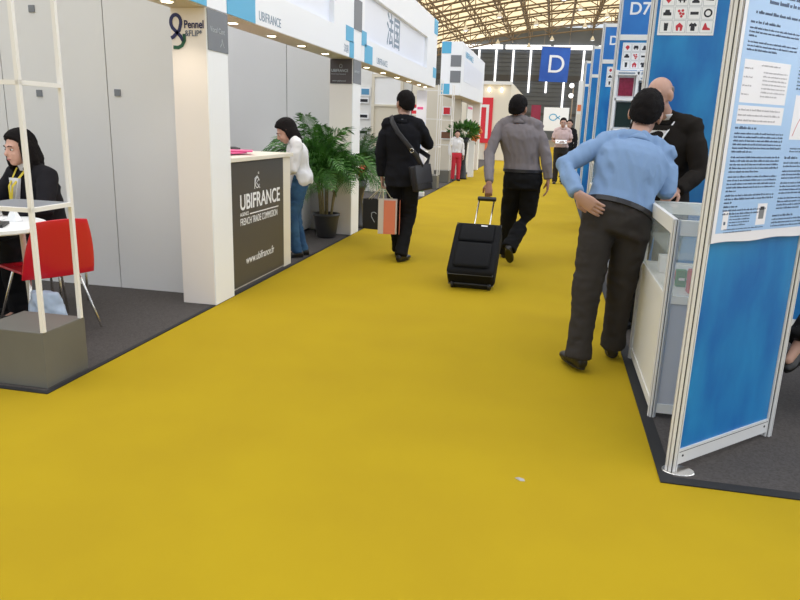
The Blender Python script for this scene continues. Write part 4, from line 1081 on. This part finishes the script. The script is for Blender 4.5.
for x in (-.075,.075):
    MB().mt('chrome').tube([CM@V((x,.55,-.06)),CM@V((x,1.105,-.06))],.0075,8,round_ends=False).build('handle_tube',r,smooth=True)
kbox('black_plastic',(-.095,.095,1.10,1.14,-.08,-.04),.012,3).build('grip',r,smooth=True)
b=MB().mt('black_plastic'); b.tube([CM@V((-.06,.615,.03)),CM@V((-.05,.645,.03)),CM@V((.05,.645,.03)),CM@V((.06,.615,.03))],.010,8); b.build('carry_handle',r,smooth=True)
b=MB().mt('ink_white'); b.add([CM@V(p) for p in ((.03,.545,.153),(.09,.545,.153),(.09,.56,.153),(.03,.56,.153))],[(0,1,2,3)]); b.build('label',r)
for x in (-.17,.17):
    c=CM@V((x,-.01,-.06)); c.z=.035
    MB().mt('black_plastic').loft([(c-X3*.013,Y3,Z3,.030,.030),(c-X3*.009,Y3,Z3,.035,.035),(c+X3*.009,Y3,Z3,.035,.035),(c+X3*.013,Y3,Z3,.030,.030)],20).build('wheel',r,smooth=True)
kbox('black_plastic',(-.19,.19,-.015,.05,-.095,-.03),.012,2).build('base_guard',r,smooth=True)

r.location.x+=.02
for o in bpy.data.objects:
    if o.get('label','').startswith('person in a grey shirt'): o.location.x+=.02
# --- suited man with shoulder bag
L=V((-1.53,7.22,0)); w=lambda x,y,z: (x-L.x,y-L.y,z)
js=J(ankL=w(-1.60,7.52,.10),kneL=w(-1.62,7.40,.50),ankR=w(-1.50,7.20,.10),kneR=w(-1.46,7.36,.50),hipL=w(-1.62,7.30,.93),hipR=w(-1.44,7.30,.93),
     shL=w(-1.715,7.30,1.445),shR=w(-1.375,7.30,1.445),elL=w(-1.78,7.28,1.14),wrL=w(-1.765,7.32,.90),elR=w(-1.285,7.42,1.24),wrR=w(-1.40,7.64,1.32),
     head=w(-1.545,7.36,1.655),toeL=(-.1,1,0),toeR=(.25,.95,0))
person('person in a black suit walking away with a shoulder bag across the back',L,0,js,skin='skin',shirt='cloth_white',jacket='suit_black',trousers='trouser_black',
  headR=(38,2,0),girth=(1.0,1.02),curlL=1.0,curlR=1.0,palmR=(0,-1,0),trR=(.098,.080,.070,.072),vox=.0095,jhem=-.24)
LS=L
# bag with strap
r=thing('shoulder_bag',(-1.30,7.20,.80),'black leather shoulder bag hanging at the right hip of the suited man','bag')
M=Matrix.Translation((-1.305,7.16,.93))@Matrix.Rotation(math.radians(-10),4,'Y')@Matrix.Rotation(math.radians(58),4,'Z')
MB().mt('leather').bbox(-.12,.12,-.04,.04,-.15,.11,.018,M).build('body',r,smooth=True)
MB().mt('leather').bbox(-.122,.122,-.047,-.035,-.08,.115,.006,M).build('flap',r)
MB().mt('leather').bbox(-.122,.122,.035,.047,-.08,.115,.006,M).build('flap',r)
b=MB().mt('leather'); pts=[(-1.30,7.12,1.04),(-1.345,7.105,1.13),(-1.44,7.10,1.24),(-1.56,7.115,1.37),(-1.635,7.17,1.475),(-1.665,7.25,1.525),(-1.66,7.33,1.52),(-1.60,7.42,1.42),(-1.42,7.47,1.2),(-1.27,7.40,1.12),(-1.27,7.24,1.05)]
b.tube(pts,.026,8,flat=.2,ref=(0,1,.15)); b.build('strap',r,smooth=True)
b=MB().mt('chrome'); b.tube([(-1.40+.02*math.cos(a),7.092,1.19+.022*math.sin(a)) for a in [k*PI/5 for k in range(11)]],.004,6); b.build('buckle',r,smooth=True)
# carrier bags in his left hand
def carrier(loc,rz,w_,h_,d_,m,label,handle_to,extra=None,tilt=0):
    r=thing('carrier_bag',loc,label,'bag'); Mx=Matrix.Translation(loc)@Matrix.Rotation(rz,4,'Z')@Matrix.Rotation(tilt,4,'Y')
    b=MB().mt(m); t=.003
    b.box(-w_/2,w_/2,-d_/2,-d_/2+t,0,h_,Mx); b.box(-w_/2,w_/2,d_/2-t,d_/2,0,h_,Mx); b.box(-w_/2,-w_/2+t,-d_/2+t,d_/2-t,0,h_,Mx); b.box(w_/2-t,w_/2,-d_/2+t,d_/2-t,0,h_,Mx); b.box(-w_/2,w_/2,-d_/2,d_/2,0,t,Mx)
    b.build('paper_body',r)
    for s in (-1,1):
        p0=Mx@V((-w_*.25,s*d_*.45,h_-.01)); p1=Mx@V((w_*.25,s*d_*.45,h_-.01)); H_=V(handle_to)
        MB().mt('bag_cord').tube([p0,p0.lerp(H_,.6)+V((0,0,.0)),H_,p1.lerp(H_,.6),p1],.0035,6).build('handle',r,smooth=True)
    if extra: extra(r,Mx)
    return r
hnd=(-1.755,7.345,.80)
def ex1(r,Mx):
    MB().mt('bag_orange').box(-.04,.085,-.0555,-.0525,.0,.36,Mx).build('orange_print',r); MB().mt('bag_orange').box(.128,.131,-.05,.05,.0,.36,Mx).build('orange_print',r)
def ex2(r,Mx):
    b=MB().mt('ink_light'); strip(b,arc(.02,.17,.03,.02,10,200)+[(-.01,.14),(.03,.08)],.004,Mx@frame((0,-.0455,0),(1,0,0),(0,-1,0))); b.build('white_mark',r)
carrier((-1.66,7.20,.30),.15,.20,.37,.10,'bag_paper','pale paper carrier bag with an orange side held by the suited man',hnd,ex1)
carrier((-1.86,7.40,.31),-.25,.24,.33,.09,'black_plastic','black carrier bag with a small white mark held by the suited man',hnd,ex2)

# --- woman beside the reception desk
jw=J(ankL=(-.07,0,.085),ankR=(.07,-.08,.085),kneL=(-.075,.05,.47),kneR=(.075,.00,.46),hipL=(-.085,-.06,.86),hipR=(.085,-.06,.86),
     shL=(-.165,.0,1.195),shR=(.165,.0,1.195),elL=(-.21,.05,.95),wrL=(-.10,.25,.88),elR=(.21,.05,.95),wrR=(.10,.25,.88),head=(0,.10,1.335))
def locks1(rnd):
    out=[]
    for i in range(30):
        a=PI*.44+ (2*PI-.88*PI)*i/29
        x=-math.sin(a)*.078; y=math.cos(a)*.095-.012
        out.append(([(x*.9,y*.9,.05),(x*1.08,y*1.06,-.02),(x*1.12,y*1.05-.0,-.09),(x*1.05,y*.95,-.16-.03*rnd.random())],[.016,.018,.017,.008]))
    return out
person('person with long dark hair, white coat and blue jeans bending over beside the reception desk',(-2.65,7.05,.006),math.radians(116),jw,skin='skin_pale',hair=('hair_black','bob'),
  shirt='cloth_white',trousers='denim',headR=(0,30,0),hs=.97,girth=(.88,.90),tuck=False,long_locks=locks1,trR=(.084,.062,.052,.056),vox=.0095,palmL=(0,0,-1),palmR=(0,0,-1),shoes='shoe_black')
# --- seated person behind the table
jp=J(ankL=(-.12,.36,.09),ankR=(.12,.34,.09),kneL=(-.12,.40,.50),kneR=(.12,.40,.50),hipL=(-.09,-.02,.52),hipR=(.09,-.02,.52),
     shL=(-.185,.10,1.00),shR=(.185,.10,1.00),elL=(-.27,.20,.78),wrL=(-.12,.42,.80),elR=(.27,.20,.78),wrR=(.12,.42,.80),head=(0,.17,1.195))
def locks2(rnd):
    out=[]
    for i in range(36):
        a=PI*.36+(2*PI-.72*PI)*i/35; x=-math.sin(a)*.080; y=math.cos(a)*.10-.012; e=rnd.uniform(.9,1.1)
        out.append(([(x*.85,y*.85,.06),(x*1.12,y*1.08,-.01),(x*1.28*e,y*1.15*e,-.08),(x*1.35*e,y*1.15*e,-.145-.03*rnd.random())],[.018,.021,.020,.008]))
    return out
rp_=person('seated person with shoulder length dark hair, dark suit and yellow lanyard behind the white table',(-3.63,4.46,.006),math.radians(163),jp,skin='skin_pale',hair=('hair_black','bob'),
  shirt='cloth_white',jacket='suit_dark',trousers='trouser_black',headR=(2,6,0),hs=.98,girth=(1,1.02),long_locks=locks2,vox=.0095,jhem=-.12,palmL=(0,0,-1),palmR=(0,0,-1),curlL=.3,curlR=.3)
b=MB().mt('cloth_white'); b.add([(-.055,.235,.985),(.055,.235,.985),(.0,.262,.72),(-.055,.215,.985),(.055,.215,.985),(0,.22,.72)],[(0,1,2),(3,5,4),(0,2,5,3),(1,4,5,2),(0,3,4,1)]); kid(rp_,b,'shirt_front',False)
b=MB().mt('lanyard_yellow'); b.tube([(-.065,.09,1.09),(-.055,.17,1.05),(-.02,.262,.93),(0,.272,.80)],.012,6,flat=.3,ref=(0,1,0)); b.tube([(.065,.09,1.09),(.055,.17,1.05),(.02,.262,.93),(0,.272,.80)],.012,6,flat=.3,ref=(0,1,0)); b.bbox(-.03,.03,.268,.274,.70,.79,.002); kid(rp_,b,'lanyard',False)
red_c=thing('stool',(-3.65,4.5,.006),'low dark stool under the seated person at the white table','stool')
MB().mt('black_plastic').bbox(-3.84,-3.46,4.32,4.68,.345,.38,.015).build('seat',red_c)
for x in (-3.81,-3.49):
    for y in (4.35,4.65): MB().mt('chrome').tube([(x,y,.35),(x,y,.02)],.01,8).build('leg',red_c,smooth=True)
# --- bald man behind the counter
jd=J(ankL=(-.11,0,.09),ankR=(.11,-.02,.09),kneL=(-.11,.03,.50),kneR=(.11,.03,.50),hipL=(-.10,-.02,.95),hipR=(.10,-.02,.95),
     shL=(-.20,.04,1.49),shR=(.20,.04,1.49),elL=(-.29,.06,1.19),wrL=(-.24,.26,1.075),elR=(.29,.06,1.19),wrR=(.22,.28,1.075),head=(0,.19,1.69))
rb=person('bald person in dark suit with white badge cord standing behind the glass counter',(.785,5.24,.006),math.radians(146),jd,skin='skin',hair=('hair_grey','bald'),
  shirt='cloth_white',jacket='suit_brownblack',trousers='trouser_black',headR=(0,8,0),hs=1.02,girth=(1.08,1.06),vox=.0095,palmL=(0,0,-1),palmR=(0,0,-1),curlL=.3,curlR=.3)
b=MB().mt('ink_white'); 
for s in (-1,1): b.tube([(s*.085,.03,1.55),(s*.088,.10,1.52),(s*.06,.175,1.42),(s*.012,.185,1.20)],.007,6,flat=.4)
kid(rb,b,'badge_cord')
b=MB().mt('cloth_white'); b.add([(-.065,.155,1.46),(.065,.155,1.46),(.0,.172,1.18),(-.065,.10,1.46),(.065,.10,1.46),(0,.10,1.18)],[(0,1,2),(3,5,4),(0,2,5,3),(1,4,5,2),(0,3,4,1)]); kid(rb,b,'shirt_front',False)
b=MB().mt('lanyard_yellow'); b.bbox(-.04,.04,.185,.19,1.09,1.20,.002); kid(rb,b,'badge',False)
# --- man far down the aisle
jf=J(elL=(-.24,.02,1.14),wrL=(-.10,.24,1.12),elR=(.24,.02,1.14),wrR=(.10,.24,1.12))
person('person in pale pink shirt holding a white leaflet far down the aisle',(.26,19.6,0),math.radians(180),jf,skin='skin',shirt='shirt_pink',trousers='trouser_grey',headR=(0,5,0),vox=.014,girth=(1.1,1.1),hs=1.05,sleeve=(.5,.5),palmL=(0,0,1),palmR=(0,0,1),curlL=.6,curlR=.6)
b=MB().mt('paper_white'); M=Matrix.Translation((.24,19.30,1.13))@Matrix.Rotation(.45,4,'X'); b.box(-.15,.15,-.10,.10,0,.008,M); tag(b.build('leaflet'),'white leaflet held by the person in the pale pink shirt','leaflet')
def far_person(lab,loc,yaw,top,bot,**k):
    return person(lab,loc,math.radians(yaw),J(),shirt=top,trousers=bot,vox=.016,face=k.get('face',False),**{a:v for a,v in k.items() if a!='face'})
far_person('small person in a white top and red trousers standing by the low white counter',(-2.50,18.9,.006),200,'cloth_white','cloth_red').scale=(.76,.76,.76)
far_person('person with dark hair mostly hidden behind the left shoulder of the grey shirted walker',(-1.02,22,0),10,'suit_dark','trouser_black')
far_person('person with dark hair mostly hidden behind the right side of the grey shirted walker',(-.62,24,0),0,'suit_dark','trouser_black')
far_person('person in dark clothes just behind the leaflet holder at the far end',(.50,22.6,0),160,'suit_dark','trouser_black',face=True)
# --- seated visitor behind the angled panel: only a crossed leg and shoe show
jv=J(ankL=(-.13,.22,.09),kneL=(-.12,.42,.50),ankR=(-.02,.60,.40),kneR=(.10,.42,.62),hipL=(-.10,0,.52),hipR=(.10,0,.52),
     shL=(-.185,-.03,1.02),shR=(.185,-.03,1.02),elL=(-.25,.06,.78),wrL=(-.14,.28,.68),elR=(.25,.06,.78),wrR=(.12,.30,.68),head=(0,.02,1.22),toeR=(-.55,.62,-.60),toeL=(0,1,0))
rv=person('seated person behind the angled blue panel, only a black shoe of the crossed leg showing',(2.0,4.02,.006),math.radians(96),jv,skin='skin',shirt='cloth_white',jacket='suit_dark',trousers='trouser_black',vox=.0095,jhem=-.12,palmL=(0,0,-1),palmR=(0,0,-1),curlL=.3,curlR=.3)
kid(rv,MB().mt('sock_beige').tube([(-.02,.60,.40),(.0,.575,.45)],[.041,.045],12),'sock')
st=thing('stool',(2.14,4.02,.006),'dark stool under the seated person behind the angled panel','stool')
MB().mt('black_plastic').bbox(1.95,2.33,3.84,4.20,.345,.38,.015).build('seat',st)
for x in (1.99,2.29):
    for y in (3.88,4.16): MB().mt('chrome').tube([(x,y,.35),(x,y,.02)],.01,8).build('leg',st,smooth=True)

# ================================================================ LIGHT
wd=bpy.data.worlds.new('world'); S.world=wd; wd.use_nodes=True
wd.node_tree.nodes['Background'].inputs[0].default_value=(.84,.92,1,1); wd.node_tree.nodes['Background'].inputs[1].default_value=.95
ROOFE.default_value=1.1
def spot(x,y,z,tx,ty,tz,e,col,size=1.2,rad=.05):
    l=bpy.data.lights.new('spot','SPOT'); l.energy=e; l.color=col; l.spot_size=size; l.spot_blend=.7; l.shadow_soft_size=rad
    o=bpy.data.objects.new('spot_light',l); COL.objects.link(o); o.location=(x,y,z); o.rotation_euler=(V((tx,ty,tz))-V((x,y,z))).to_track_quat('-Z','Y').to_euler()
for y in (3.9,4.6,5.62,6.44,7.25,8.04,9.9,10.9,11.9,12.9,13.9): spot(-2.65,y,2.19,-2.65,y,0,9,(1,.88,.72),1.9)
